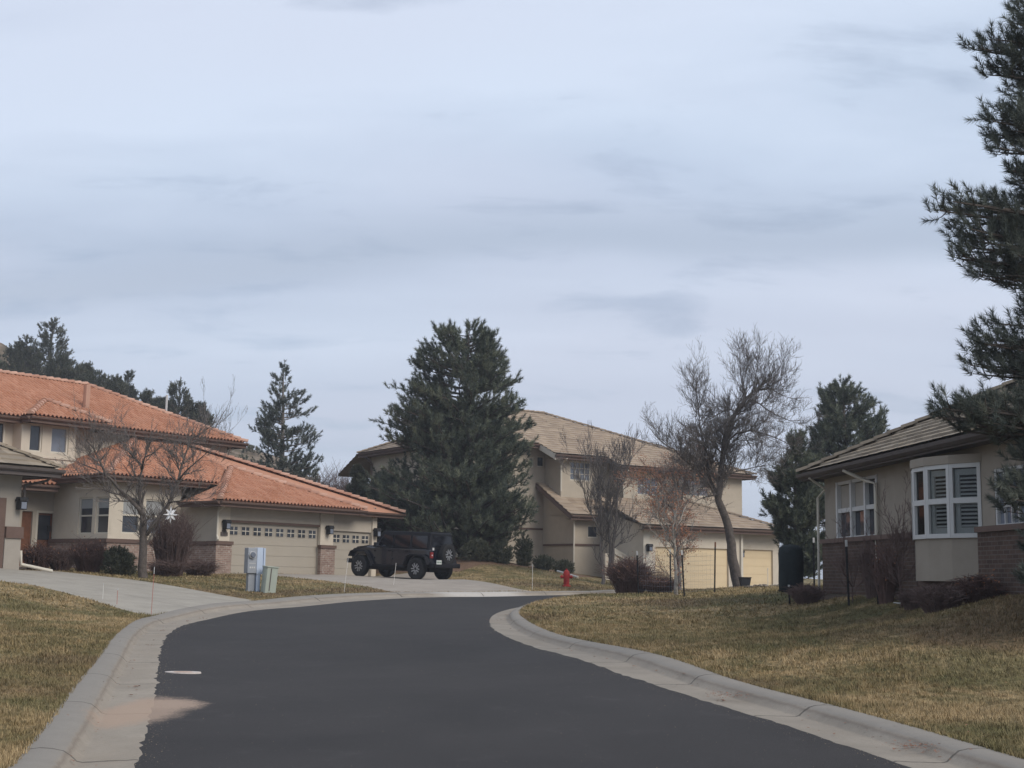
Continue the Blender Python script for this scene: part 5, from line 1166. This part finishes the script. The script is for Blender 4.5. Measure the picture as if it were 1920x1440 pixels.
for i, (lb, px, by, Y, wp, hp_, n, m, k) in enumerate(SH):
    if 9 <= i <= 14:
        bo = {9: -.55, 10: -.35, 11: -.5, 12: -1.25, 13: -.5, 14: -.5}[i]; aa = H4.px(px, by, bo)[0]; q = H4.o+H4.u*aa+H4.v*bo; Y = q.y
    g_ = gs_(px, by, Y); 
    if i in (0, 1, 2, 3, 4, 23, 24): g_ = P(px, by, Y); g_.z = Hf(g_.x, g_.y)+LAWN
    w_, h_ = hpx(wp, Y), hpx(hp_, Y)
    if 'hiding the left part' in lb: pass
    if i in (9, 11):
        L_ = [([(1690,1108),(1684,1060),(1676,1010),(1662,965)], .018, .006, 0), ([(1688,1080),(1700,1020),(1712,985),(1720,950)], .015, .005, .2), ([(1689,1070),(1695,1020),(1692,975),(1698,938)], .015, .005, -.1), ([(1690,1100),(1672,1075),(1656,1040)], .013, .005, .1), ([(1690,1090),(1712,1060),(1724,1030)], .012, .005, .1)] if i == 9 else \
             [([(1600,1116),(1596,1070),(1588,1025)], .016, .005, 0), ([(1600,1100),(1610,1050),(1622,1010)], .014, .005, .1), ([(1598,1100),(1580,1070),(1566,1035)], .013, .005, -.1), ([(1602,1105),(1628,1075),(1640,1045)], .012, .005, .1)]
        bare('bare_shrub', lb, 'shrub', g_, L_, Y, M_twig, seed=70+i, tw=2.6, rmin=.0045, up=.35, L1=(.25, .55), dens_=.8); continue
    if k == 'b': bush('evergreen_shrub', lb, g_, w_*.92, h_*.82, n, m, 70+i, sz=.05, sl=.12)
    elif k == 'g': shrub('ornamental_grass', lb, g_, w_, h_, n, m, 70+i, r=.007, fork=1, cat='grass clump')
    else: shrub('bare_shrub', lb, g_, w_, h_, n, m, 70+i, r=.0065, fork=4, dome=.3, leaf=(M_leaf if m is M_twigr else None), leafn=160)

# ------------------------------------------------------------------ parked off-road car
cc = (-4.32, 54.95); hd = Vector((-.80, .60)); zr_ = Hf(cc[0]-1.5*hd.x, cc[1]-1.5*hd.y)+LAWN; zf_ = Hf(cc[0]+1.5*hd.x, cc[1]+1.5*hd.y)+LAWN
car = thing('parked_car', (cc[0], cc[1], (zr_+zf_)/2), 'black boxy off road car with a spare wheel on its back, parked on the driveway', 'car')
car.rotation_euler = Matrix.Rotation(math.atan2(hd.y, hd.x), 4, 'Z').to_euler(); car.rotation_euler = (Matrix.Rotation(math.atan2(hd.y, hd.x), 4, 'Z') @ Matrix.Rotation(-math.atan2(zf_-zr_, 3.0), 4, 'Y')).to_euler()
M_car = mat('car_paint', (.007, .008, .015), .25, .1, 3, coat=.8, spec=.4)
M_plast = mat('black_plastic', (.009, .009, .012), .6, .15, 10, spec=.2)
M_tyre = mat('tyre_rubber', (.016, .016, .017), .85, .2, 20, .3, 60)
M_cglass = mat('car_glass', (.006, .007, .010), .05, .1, 2, spec=.5)
M_rim = mat('rim_alloy', (.42, .43, .45), .35, .06, 6, metal=.7)
M_rimd = mat('rim_dark', (.02, .02, .022), .5, .1, 6)
M_tail = mat('tail_lamp_red', (.20, .012, .010), .25, .1, 6, spec=.6)
def arc(cx_, cz_, r, a0, a1, n=9): return [(cx_+r*math.cos(t), cz_+r*math.sin(t)) for t in np.linspace(a0, a1, n)]
WR = .415; WX = (-1.5, 1.5)
body = MB()
prof = [(-2.08, .62)]+[(-2.08, 1.17), (.80, 1.18), (1.25, 1.20), (1.95, 1.12), (2.05, 1.02), (2.05, .62)]+arc(1.5, .42, .50, R(25), R(155))+[(.98, .50), (-.98, .50)]+arc(-1.5, .42, .50, R(25), R(155))
body.prism_xz(prof[::-1], -.76, .76)
body.build('body', M_car, car, bevel=.03)
MB().box(-1.95, 1.95, -.60, .60, .30, .495).build('underbody', M_plast, car)
hood = MB().prism_xz([(.86, 1.182), (1.3, 1.262), (1.92, 1.182), (2.0, 1.12), (1.9, 1.125), (1.25, 1.202)], -.60, .60); hood.build('hood', M_car, car, bevel=.02)
top = MB(); tp = [(-2.06, 1.175, .755), (.84, 1.19, .755), (.50, 1.80, .655), (.30, 1.855, .63), (-1.93, 1.845, .63), (-2.0, 1.78, .655)]
vs = [(x, -w_, z) for x, z, w_ in tp]+[(x, w_, z) for x, z, w_ in tp]; n = 6
top.add(vs, [tuple(range(n)), tuple(range(2*n-1, n-1, -1))]+[(i, i+n, (i+1) % n+n, (i+1) % n) for i in range(n)]); cab = top.build('hardtop', M_plast, car, bevel=.025)
def side_y(z): return .755-.10*(z-1.18)/.62
def side_glass(x0, x1, x0t, x1t, z0, z1, name):
    for sg in (-1, 1):
        g = MB(); q = [(x0, z0), (x1, z0), (x1t, z1), (x0t, z1)]
        g.add([(x, sg*(side_y(z)+.006), z) for x, z in q]+[(x, sg*(side_y(z)-.01), z) for x, z in q], [(0, 1, 2, 3), (7, 6, 5, 4), (0, 4, 5, 1), (1, 5, 6, 2), (2, 6, 7, 3), (3, 7, 4, 0)])
        g.build(name, M_cglass, car)
side_glass(-.12, .66, -.12, .40, 1.23, 1.70, 'side_window'); side_glass(-1.02, -.20, -1.02, -.20, 1.23, 1.70, 'side_window'); side_glass(-1.90, -1.12, -1.88, -1.12, 1.23, 1.70, 'side_window')
g = MB(); g.add([(.815, -.68, 1.235), (.815, .68, 1.235), (.535, .59, 1.76), (.535, -.59, 1.76)], [(0, 1, 2, 3)]); g.build('windscreen', M_cglass, car)
g = MB(); g.add([(-2.057, -.60, 1.27), (-2.057, .60, 1.27), (-2.012, .55, 1.72), (-2.012, -.55, 1.72)], [(3, 2, 1, 0)]); g.build('rear_window', M_cglass, car)
for sg in (-1, 1):
    y0, y1 = (.70, .935) if sg > 0 else (-.935, -.70)
    for wx in WX:
        f = MB(); 
        ot = [(wx+dx, z) for dx, z in ((-.62, .58), (-.50, .88), (-.30, .985), (.32, .985), (.50, .90), (.66, .56))] if wx < 0 else [(wx+dx, z) for dx, z in ((-.72, .46), (-.46, .90), (-.28, 1.06), (.30, 1.07), (.50, 1.0), (.60, .80))]
        it = [(x, z-.07) if abs(x-wx) < .4 else (x+(.06 if x < wx else -.06), z-.02) for x, z in ot]
        f.prism_xz(ot+it[::-1], y0, y1); f.build('fender', M_plast, car, bevel=.015)
    MB().box(-.95, .95, sg*.76 if sg > 0 else sg*.90, sg*.90 if sg > 0 else sg*.76, .44, .52).build('side_step', M_plast, car, bevel=.01)
    # door seams with handles and hinges
    for x0, x1 in ((-1.05, -.17), (-.14, .78)):
        d = MB().box(x0, x1, min(sg*.762, sg*.772), max(sg*.762, sg*.772), .60, 1.165).build('door', M_car, car, bevel=.008)
        MB().box(x0+.05, x0+.22, min(sg*.773, sg*.80), max(sg*.773, sg*.80), 1.06, 1.10).build('door_handle', M_plast, d)
        for z in (.74, 1.02): MB().box(x1-.06, x1+.02, min(sg*.773, sg*.79), max(sg*.773, sg*.79), z, z+.05).build('hinge', M_plast, d)
    mr = MB().box(.52, .60, min(sg*.76, sg*.90), max(sg*.76, sg*.90), 1.22, 1.26).box(.50, .62, min(sg*.86, sg*1.05), max(sg*.86, sg*1.05), 1.18, 1.38); mo = mr.build('mirror', M_plast, car, bevel=.015)
    MB().box(.494, .499, min(sg*.88, sg*1.03), max(sg*.88, sg*1.03), 1.20, 1.36).build('mirror_glass', mat('mirror_silver', (.75, .78, .8), .05, .02, 2, metal=1), mo)
    tl = MB().box(-2.14, -2.083, min(sg*.60, sg*.76), max(sg*.60, sg*.76), .84, 1.08).build('tail_light', M_tail, car, bevel=.01)
    MB().box(-2.148, -2.141, min(sg*.65, sg*.71), max(sg*.65, sg*.71), .93, .98).build('lamp_lens', M_white, tl)
    MB().lathe([(.001, 2.075), (.09, 2.07), (.095, 2.04)], (0, sg*.48, .92), 16, 'x').build('headlight', M_glassb, car)
MB().box(-2.38, -2.09, -.80, .80, .48, .66).box(-2.09, -1.98, -.55, .55, .45, .60).build('rear_bumper', M_plast, car, bevel=.03)
MB().box(2.07, 2.30, -.78, .78, .52, .70).build('front_bumper', M_plast, car, bevel=.03)
gr = MB(); gr.box(2.05, 2.065, -.60, .60, .74, 1.06)
for k in range(7): gr.box(2.066, 2.085, -.30+k*.1-.035, -.30+k*.1+.035, .80, 1.02)
gr.build('grille', M_plast, car)
pt = MB().box(-2.40, -2.385, .40, .70, .62, .78).build('licence_plate', mat('plate_white', (.5, .52, .5), .5, .05, 9), car)
lt = MB()
for k, h in enumerate((.05, .05, .05, 0, .05, .05, .05)):
    if h: lt.box(-2.405, -2.4005, .435+k*.035, .455+k*.035, .675, .725)
lt.build('plate_marking', mat('plate_green', (.05, .14, .08), .6, .05, 9), pt)
MB().tube([(-2.07, .35, 1.30), (-2.10, .15, 1.34), (-2.10, -.2, 1.34)], .012, 5).build('rear_wiper', M_plast, car)
MB().box(-2.08, -2.072, .50, .60, 1.15, 1.25).build('sticker', M_white, car)
MB().box(-2.075, -2.06, -.62, .70, 1.845, 1.875).build('roof_lip', M_plast, car)
def tyre(parent, c, face, name='wheel'):
    o = bpy.data.objects.new(name, None); col.objects.link(o); o.parent = parent; o.location = c
    if face == 'x': o.rotation_euler = (0, 0, R(90))
    elif face == '-y': o.rotation_euler = (0, 0, R(180))
    # axis along local y, outer side +y
    tp_ = [(.24, -.12), (.30, -.135), (.37, -.13), (.405, -.11), (WR, -.07), (WR, .07), (.405, .11), (.37, .13), (.30, .135), (.24, .12), (.235, 0), (.24, -.12)]
    t = MB().lathe(tp_, n=36, axis='y')
    for k in range(36):
        a = 2*PI*k/36
        for y in (-.085, .03):
            b = MB().box(-.02, .02, y, y+.055, WR-.003, WR+.010); b.v = [(x*math.cos(a)+z*math.sin(a), yy, -x*math.sin(a)+z*math.cos(a)) for x, yy, z in b.v]; t.add(b.v, b.f)
    t.build('tyre', M_tyre, o)
    MB().lathe([(.001, .05), (.235, .05), (.238, .115), (.226, .12), (.222, .07)], n=30, axis='y').build('rim_barrel', M_rimd, o)
    sp = MB()
    for k in range(5):
        a = 2*PI*k/5+.3
        for da in (-.16, .16):
            pts_ = [(.05, -.018), (.215, -.016+da*.16), (.215, .030+da*.16), (.05, .018)]
            b = MB().prism_xz([(p[0], p[1]+da*.18) for p in pts_], .085, .105); b.v = [(x*math.cos(a)+z*math.sin(a), yy, -x*math.sin(a)+z*math.cos(a)) for x, yy, z in b.v]; sp.add(b.v, b.f)
    sp.build('rim', M_rim, o)
    MB().lathe([(.001, .118), (.035, .118), (.05, .10), (.055, .08)], n=16, axis='y').build('hub_cap', M_rimd, o)
    return o
for wx in WX:
    tyre(car, (wx, .80, WR), 'y'); tyre(car, (wx, -.80, WR), '-y')
tyre(car, (-2.24, -.10, 1.0), 'x', 'spare_wheel')

# ------------------------------------------------------------------ street things
def at_px(px, py, Y): return gp(px, py, Y)
# fire hydrant
g_ = gp(1062, 1104, 49); hy = thing('fire_hydrant', g_, 'red fire hydrant on the dry grass beyond the street', 'hydrant')
MB().lathe([(.001, 0), (.15, 0), (.15, .04), (.10, .05), (.095, .10), (.105, .11), (.105, .40), (.13, .41), (.13, .44), (.115, .45), (.11, .50), (.08, .555), (.035, .58), (.03, .60), (.03, .63), (.001, .63)], n=20).build('barrel', M_red, hy)
MB().lathe([(.055, .10), (.055, .17), (.065, .17), (.065, .205), (.02, .21), (.02, .235), (.001, .235)], (0, 0, .34), 14, 'x').build('nozzle', M_red, hy)
MB().lathe([(.055, -.10), (.055, -.17), (.065, -.17), (.065, -.205), (.02, -.21), (.02, -.235), (.001, -.235)], (0, 0, .34), 14, 'x').build('nozzle', M_red, hy)
MB().lathe([(.07, -.10), (.07, -.16), (.085, -.16), (.085, -.20), (.02, -.205), (.02, -.23), (.001, -.23)], (0, 0, .33), 14, 'y').build('pumper_nozzle', M_red, hy)
# utility meter post and telephone pedestal
g_ = gp(468, 1113, 40.3); mp = thing('utility_meter_post', g_, 'pale blue grey electric meter cabinet on a post before the wide garage door', 'meter post', rz=R(38))
MB().box(-.17, .12, -.14, .10, .52, 1.26).build('meter_cabinet', M_metal, mp, bevel=.01)
MB().box(.125, .32, -.14, .06, .50, 1.27).build('side_channel', M_bluegrey, mp, bevel=.008); MB().box(.36, .42, -.10, .10, .52, 1.26).box(.3205, .36, -.05, .05, .60, 1.2).build('rear_cabinet', M_bluegrey, mp)
MB().box(-.10, .10, -.08, .06, -.1, .519).build('post', M_metal, mp); MB().box(.14, .26, -.12, .02, -.1, .499).build('channel_post', M_bluegrey, mp)
me_ = MB().lathe([(.001, -.24), (.07, -.24), (.085, -.22), (.09, -.142)], (-.04, 0, 1.05), 20, 'y').build('meter', M_glassb, mp)
MB().lathe([(.092, -.20), (.105, -.20), (.105, -.1415), (.092, -.1415)], (-.04, 0, 1.05), 20, 'y').build('meter_ring', M_white, me_)
MB().box(-.13, .08, -.146, -.1405, .80, .815).box(-.11, -.06, -.146, -.1405, .66, .71).box(-.04, .0, -.146, -.1405, .66, .71).box(.02, .06, -.146, -.1405, .66, .71).build('breaker_labels', M_white, mp)
g_ = gp(503, 1111, 40.2); tp_ = thing('telephone_pedestal', g_, 'pale green telephone pedestal leaning beside the blue grey meter post', 'pedestal', rz=R(35)); tp_.rotation_euler = (R(2), R(4), R(35))
pb = MB(); pb.prism_xy([(-.17, -.13), (.17, -.13), (.20, -.05), (.20, .12), (-.20, .12), (-.20, -.05)], -.1, .72); pb.build('cabinet', M_green, tp_, bevel=.01)
MB().prism_xy([(-.19, -.15), (.19, -.15), (.22, -.05), (.22, .14), (-.22, .14), (-.22, -.05)], .721, .76).build('lid', M_green, tp_, bevel=.01)
ve = MB()
for k in range(7): ve.box(.203, .209, -.03, .09, .42+k*.035, .432+k*.035)
ve.build('vents', M_black, tp_); MB().box(-.06, -.03, -.137, -.1305, .05, .70).build('door_seam', M_trim2, tp_)
# valve cover in the asphalt
g_ = P(343, 1259, Yp(1259)); vc = thing('valve_cover', (g_.x, g_.y, Hf(g_.x, g_.y)+.004), 'round pale valve cover set in the black asphalt on the left', 'cover')
_e = lambda m_: xf(m_, lambda x, y, z: (x, y*.6, z))
_e(MB().lathe([(.001, .006), (.17, .006), (.18, .010), (.25, .010), (.26, -.02)], n=28)).build('lid', mat('concrete_ring', (.50, .45, .41), .9, .2, 14), vc)
_e(MB().lathe([(.001, .010), (.13, .0095), (.135, .0055)], n=20)).build('cap', mat('rust_cap', (.36, .22, .15), .8, .2, 14), vc)
# marker stakes
def stake(px, ptop, pbot, Y, m, label, r=.007, tip=None, group='thin driveway marker stakes', tilt=0):
    g_ = gp(px, pbot, Y); h_ = (pbot-ptop)/2576*Y; t = thing('marker_stake', g_, label, 'stake', group); t.rotation_euler = (0, R(tilt), 0)
    MB().tube([(0, 0, -.1), (0, 0, h_*.86)], r, 6).build('rod', m, t); MB().tube([(0, 0, h_*.86+.0005), (0, 0, h_)], r*1.25, 6).build('reflector', tip or M_white, t)
M_rrod = mat('red_rod', (.40, .16, .13), .6, .1, 5); M_wrod = mat('white_rod', (.62, .60, .56), .6, .05, 5)
stake(283, 1071, 1161, 30.6, M_rrod, 'tall thin pink stake at the corner of the left lawn and driveway', tilt=1)
stake(219, 1107, 1137, 32.0, M_rrod, 'short pink stake on the left lawn edge, white tip'); stake(192, 1103, 1132, 32.6, M_wrod, 'shortest pale stake on the left driveway edge')
stake(645, 1050, 1114, 41.2, M_wrod, 'white stake on the grass strip left of the parked car', tilt=5); stake(738, 1057, 1098, 46.2, M_wrod, 'white stake in front of the parked car rear door', tilt=5)
stake(998, 1060, 1109, 46.0, M_wrod, 'white stake standing left of the red hydrant'); stake(1440, 1073, 1107, 44.5, M_wrod, 'white stake before the single cream garage door', r=.009)
# metal posts
PO = [(1197, 1041, 1121, 40.5, 'black metal post furthest left of the ring around the young tree'), (1258, 1036, 1118, 41.5, 'black metal post directly left of the young tree trunk'), (1283, 1040, 1126, 38.5, 'black metal post directly right of the young tree trunk'),
  (1340, 1024, 1118, 41, 'black studded post right of the young tree, before the double cream door'), (1527, 1018, 1112, 36, 'dark post with white tip in the shade of the dark pine'), (1592, 1022, 1145, 29.3, 'dark post with white tip before the three light window group'),
  (1646, 1020, 1108, 30.2, 'dark post with tan tip beside the brick wall corner'), (1481, 1106, 1143, 31.8, 'short black post under the black cover')]
pp = []
for i, (px, a, b, Y, lb) in enumerate(PO):
    if i == 6: aa = H4.px(px, b, -.5)[0]; Y = (H4.o+H4.u*aa+H4.v*-.5).y
    g_ = gp(px, b, Y); h_ = (b-a)/2576*Y; t = thing('metal_post', g_, lb, 'post', 'black metal fence posts'); t.rotation_euler = (0, R((-2.0, -1, -3, 1, 0, -1.5, 0, -2)[i]), 0); pp.append((g_, h_))
    m = MB().box(-.022, .022, -.004, .004, -.2, h_*.9).box(-.004, .004, -.035, -.0041, -.2, h_*.9)
    for z in np.arange(.1, h_*.88, .055): m.box(-.012, .012, -.044, -.0351, z, z+.018)
    m.build('stem', M_black, t); MB().box(-.022, .022, -.036, .005, h_*.9+.0005, h_).build('tip', (M_wood if i == 3 else M_white if i != 6 else M_cream), t)
def wire(a, b, name, lab):
    m = MB(); A, B = a[0], b[0]; h_ = min(a[1], b[1])*.92; d = B-A; t = thing(name, A, lab, 'wire mesh', 'wire mesh panels round the young tree')
    for z in np.arange(.12, h_, .14): m.tube([(0, 0, z), (d.x*.5, d.y*.5, d.z*.5+z-.01), (d.x, d.y, d.z+z)], .0016, 3, cap=False)
    n = int(d.length/.12)
    for k in range(n+1): q = d*(k/max(1, n)); m.tube([(q.x, q.y, q.z+.08), (q.x, q.y, q.z+h_)], .0012, 3, cap=False)
    m.build('mesh', M_metal, t)
wire(pp[2], pp[3], 'wire_mesh', 'thin wire mesh between the two right posts of the young tree'); wire(pp[0], pp[2], 'wire_mesh', 'thin wire mesh in front of the young tree, left of its trunk'); wire(pp[1], pp[3], 'wire_mesh', 'thin wire mesh behind the young tree trunk')
# black cover
g_ = gp(1483, 1112, 32.2); hc = 88/2576*32.2; zc = P(1483, 1111, 32.2).z-g_.z
cv = thing('shrub_cover', g_, 'tall rounded black fabric cover standing before the dark pine', 'cover')
prof_ = [(.001, zc), (.20, zc+.0), (.27, zc+.06), (.285, zc+.25), (.29, zc+.6), (.285, zc+.9), (.26, zc+1.03), (.18, zc+1.10), (.001, zc+1.12)]
c_ = MB().lathe(prof_, n=28); c_.v = [(x*(1+.05*math.sin(5*math.atan2(y, x)+z*3)), y*(1+.05*math.sin(5*math.atan2(y, x)+z*3)), z) for x, y, z in c_.v]
c_.build('fabric', mat('cover_fabric', (.016, .022, .024), .9, .25, 6, .6, 30), cv, smooth=True); MB().box(-.29, .29, -.02, .02, zc+.02, zc+.05).build('tie_band', M_black, cv)
# star lantern
sp_ = P(320, 965, 42.0); st = thing('star_lantern', sp_, 'white many pointed star ornament hanging in the crooked bare tree', 'star ornament')
stm = MB(); rs = random.Random(3)
dirs = [Vector((math.cos(a)*math.cos(e), math.sin(a)*math.cos(e), math.sin(e))) for e, n, o in ((R(90), 1, 0), (R(45), 5, 0), (0, 8, .2), (R(-45), 5, .6), (R(-90), 1, 0)) for a in [2*PI*k/n+o for k in range(n)]]
for d in dirs:
    a = d.orthogonal().normalized()*.05; b = d.cross(a.normalized())*.05; q = d*.05; L = .24 if abs(d.z) < .9 else .28
    stm.add([q+a, q+b, q-a, q-b, d*L], [(0, 1, 4), (1, 2, 4), (2, 3, 4), (3, 0, 4)])
stm.build('points', mat('star_white', (.78, .78, .78), .6, .02, 5), st); MB().tube([(0, 0, .2), (.02, 0, .55)], .003, 4).build('cord', M_black, st)
# wooden fence piece behind the car
fo = H1.o+H1.u*8.9+H1.v*3.5; fn = thing('wooden_fence', (fo.x, fo.y, Hf(fo.x, fo.y)), 'short weathered wooden fence behind the garage corner and car', 'fence', rz=math.atan2(UH.y, UH.x))
mbf = MB()
for k in range(14): mbf.box(k*.15, k*.15+.135, 0, .02, 0, 1.75+.02*(k % 3))
mbf.build('boards', mat('fence_wood', (.16, .125, .105), .95, .3, 7), fn); MB().box(-.1, -.005, -.03, .06, 0, 2.4).build('post', M_cream, fn); MB().box(0, 2.1, .021, .06, .4, .5).build('rail', M_bark, fn)
# pale pipe on the mulch, white board by the hydrant, papers on the lawn
a = P(1045, 1072, 61); b = P(1082, 1080, 60)
a.z = Hf(a.x, a.y)+.2; b.z = Hf(b.x, b.y)+.14; t = thing('drain_pipe', a, 'long white drain pipe lying on the slope behind the hydrant', 'pipe'); MB().tube([(0, 0, 0), tuple(b-a)], .045, 8).build('tube', M_white, t); MB().tube([tuple((b-a)*1.001), tuple((b-a)*1.04)], .055, 8).build('collar', M_cream, t)
g_ = gp(1697, 1141, 27.2); t = thing('paper_sheet', g_+Vector((0, 0, .03)), 'flat white sheet lying on the ground before the bay window', 'paper'); t.rotation_euler = (R(4), R(3), .3); MB().prism_xy([(-.2, -.12), (.18, -.15), (.22, .1), (-.17, .14)], 0, .012).build('sheet', M_white, t)
# stones round the big tree: singles
rs = random.Random(8)
for i in range(13):
    px = (1372, 1398, 1408, 1417, 1426, 1436, 1446, 1455, 1462, 1470, 1452, 1404, 1432)[i]; Y = 44.2-(i % 3)*.25; g_ = gp(px, 1110, Y); s_ = rs.uniform(.05, .10)
    bm = bmesh.new(); bmesh.ops.create_icosphere(bm, subdivisions=2, radius=s_)
    for v in bm.verts: v.co *= 1+rs.uniform(-.16, .16); v.co.z *= .6
    me = bpy.data.meshes.new('stone'); bm.to_mesh(me); bm.free(); me.materials.append(M_kerb); o = bpy.data.objects.new('stone', me); col.objects.link(o); o.location = g_+Vector((0, 0, s_*.3))
    tag(o, 'small pale stone in the edging at the foot of the big bare tree', 'stone', 'edging stones at the big bare tree')
# container by the big tree
g_ = gp(1397, 1104, 45.0); t = thing('plant_pot', g_, 'dark square pot against the foot of the big bare tree', 'pot'); MB().prism_xz([(-.13, 0), (.13, 0), (.18, .28), (-.18, .28)], -.15, .15).build('pot', M_black, t, bevel=.01); MB().box(-.19, .19, -.16, .16, .281, .31).build('rim', M_black, t)

# ------------------------------------------------------------------ grass, leaves (uncountable)
def scatter(poly_ok, x0, x1, y0, y1, n, pw=1.6):
    u = RNG.uniform(0, 1, n); a = 1-pw; y = (y0**a+u*(y1**a-y0**a))**(1/a); x = RNG.uniform(-1, 1, n)
    x = np.where(x < 0, x0*(-x)*(y/y1)**.0, x1*x); p = np.column_stack([x, y]); return p[poly_ok(p)]
allp = [np.array([(q.x, q.y) for q in p]) for nm, p in polyd]; cor = np.array([(q.x, q.y) for q in [b for a, b in LP][::4]+[LP[-1][1]]+[b for a, b in RP][::-1][::4]+[RP[0][1]]])
def lawn_ok(p):
    ok = ~inside([tuple(q) for q in cor], p)
    for (nm, q) in polyd: ok &= ~inside([tuple(v) for v in q], p)
    ang = np.abs(p[:, 0])/np.maximum(p[:, 1], 1); return ok & (ang < .43)
def blades(p, hmin, hmax, wd, lean=.5):
    n = len(p); z = Hn(p)+LAWN-.005; h = RNG.uniform(hmin, hmax, n)*(1+.5*np.sin(p[:, 0]*1.7+np.sin(p[:, 1]*1.3)*2)*.4); az = RNG.uniform(0, 2*PI, n); k = RNG.uniform(.1, lean, n)*h
    b = np.column_stack([p, z]); s = np.column_stack([np.cos(az+1.57), np.sin(az+1.57), np.zeros(n)])*(wd/2)
    tip = b+np.column_stack([np.cos(az)*k, np.sin(az)*k, h]); return np.stack([b-s, b+s, tip], 1).reshape(-1, 3)
Vs = [blades(scatter(lawn_ok, -7.5, 7.5, 9, 17, 330000, 1.01), .018, .05, .007, 1.1), blades(scatter(lawn_ok, -12, 12, 17, 30, 230000, 1.01), .022, .055, .013, 1.1), blades(scatter(lawn_ok, -22, 20, 30, 62, 170000, 1.01), .03, .065, .03, 1.2)]
ed = []
for A, B in LP+RP:
    if 9 < B.y < 45:
        for _ in range(26):
            d = (B-A).normalized(); t = RNG.uniform(-.035, .05); tt = Vector((-d.y, d.x)); ed.append(tuple(B+d*t+tt*RNG.uniform(-.25, .25)))
ed = np.array(ed); okd = np.ones(len(ed), bool)
for nm, q in polyd: okd &= ~inside([tuple(v) for v in q], ed)
Vs.append(blades(ed[okd], .03, .07, .010, 1.0))
def tufts(n, x0, x1, y0, y1, k, hmin, hmax, wd, rad):
    c = scatter(lawn_ok, x0, x1, y0, y1, n, 1.01); m = len(c); hh = RNG.uniform(hmin, hmax, m); q = np.repeat(c, k, 0)+RNG.normal(size=(m*k, 2))*rad; q = q[lawn_ok(q)]
    return blades(q, hmin, hmax, wd, 1.3)
Vs += [tufts(5200, -7.5, 7.5, 9, 18, 26, .035, .075, .008, .035), tufts(5200, -12, 12, 18, 32, 18, .04, .08, .014, .05)]
V = np.concatenate(Vs); o = mesh_np('grass', V, np.arange(len(V)).reshape(-1, 3), M_blade, None, np.repeat(np.clip(RNG.normal(.45, .25, len(V)//3), 0, 1), 3)); o['kind'] = 'stuff'
# dead leaves and crumbs along the gutters
V = []; 
def leafq(x, y, z, s):
    a = random.uniform(0, 2*PI); c, d = math.cos(a)*s, math.sin(a)*s; k = random.uniform(.3, .7)
    return [(x-c, y-d, z), (x+d*k, y-c*k, z+s*.3), (x+c, y+d, z+.004), (x-d*k, y+c*k, z+s*.2)]
for A, B in LP+RP:
    if 9 < A.y < 44:
        for _ in range(2):
            if random.random() < .45:
                t = random.choice((random.gauss(.55, .06), random.uniform(.1, .95))); q = A.lerp(B, t); hz_ = .1 if t > .75 else .02+.09*max(0, t-.55)/.2
                V += leafq(q.x, q.y, Hf(q.x, q.y)+hz_, random.uniform(.008, .022))
for cx_, cy_, n, rr in ((*w2(1370, 1310, 16.2), 130, .28), (*w2(1770, 1412, 12.3), 260, .4), (*w2(1300, 1277, 18.3), 40, .15), (*w2(930, 1160, 30), 60, .3)):
    for _ in range(n):
        x, y = random.gauss(cx_, rr*.6), random.gauss(cy_, rr*.35); V += leafq(x, y, Hf(x, y)+.03+random.random()*.05, random.uniform(.008, .022))
for _ in range(700):
    q = (random.uniform(-7, 7.5), random.uniform(10, 30)); 
    if lawn_ok(np.array([q]))[0]: V += leafq(q[0], q[1], Hf(*q)+LAWN+.035, random.uniform(.012, .028))
for A, B in LP+RP:                      # larger crumbs and seed clusters lying in the gutter pan
    if 10 < A.y < 34 and random.random() < .16:
        q = A.lerp(B, random.uniform(.1, .62)); cx_, cy_ = q.x, q.y
        for _ in range(random.choice((1, 2, 5))): V += leafq(random.gauss(cx_, .04), random.gauss(cy_, .06), Hf(cx_, cy_)+.012, random.uniform(.015, .035))
o = mesh_np('fallen_leaves', V, np.arange(len(V)).reshape(-1, 4), M_leaf); o['kind'] = 'stuff'

G_ = []
for A, B in LP+RP:
    if 10 < A.y < 30:
        for _ in range(7):
            nrm = (A-B).normalized(); q = A+nrm*abs(random.gauss(0, .10))+Vector((random.gauss(0, .05), random.gauss(0, .08))); G_ += leafq(q.x, q.y, Hf(q.x, q.y)+.003, random.uniform(.003, .009))
for _ in range(900):
    y = random.uniform(10.5, 26); x = random.uniform(-5, 3.2); G_ += leafq(x, y, Hf(x, y)+.003, random.uniform(.003, .008))
o = mesh_np('road_grit', G_, np.arange(len(G_)).reshape(-1, 4), M_straw); o['kind'] = 'stuff'
# ------------------------------------------------------------------ air
HAZE = .0008
m = bpy.data.materials.new('haze'); m.use_nodes = True; t = m.node_tree; t.nodes.clear(); pv = N(t, 'ShaderNodeVolumePrincipled'); pv.inputs['Density'].default_value = HAZE; pv.inputs['Color'].default_value = (.84, .88, .95, 1); pv.inputs['Anisotropy'].default_value = .2
ou = N(t, 'ShaderNodeOutputMaterial'); t.links.new(pv.outputs[0], ou.inputs['Volume'])
hz_ = MB().box(-1700, 1700, -1700, 1700, -30, 46).build('haze', m); hz_['kind'] = 'stuff'
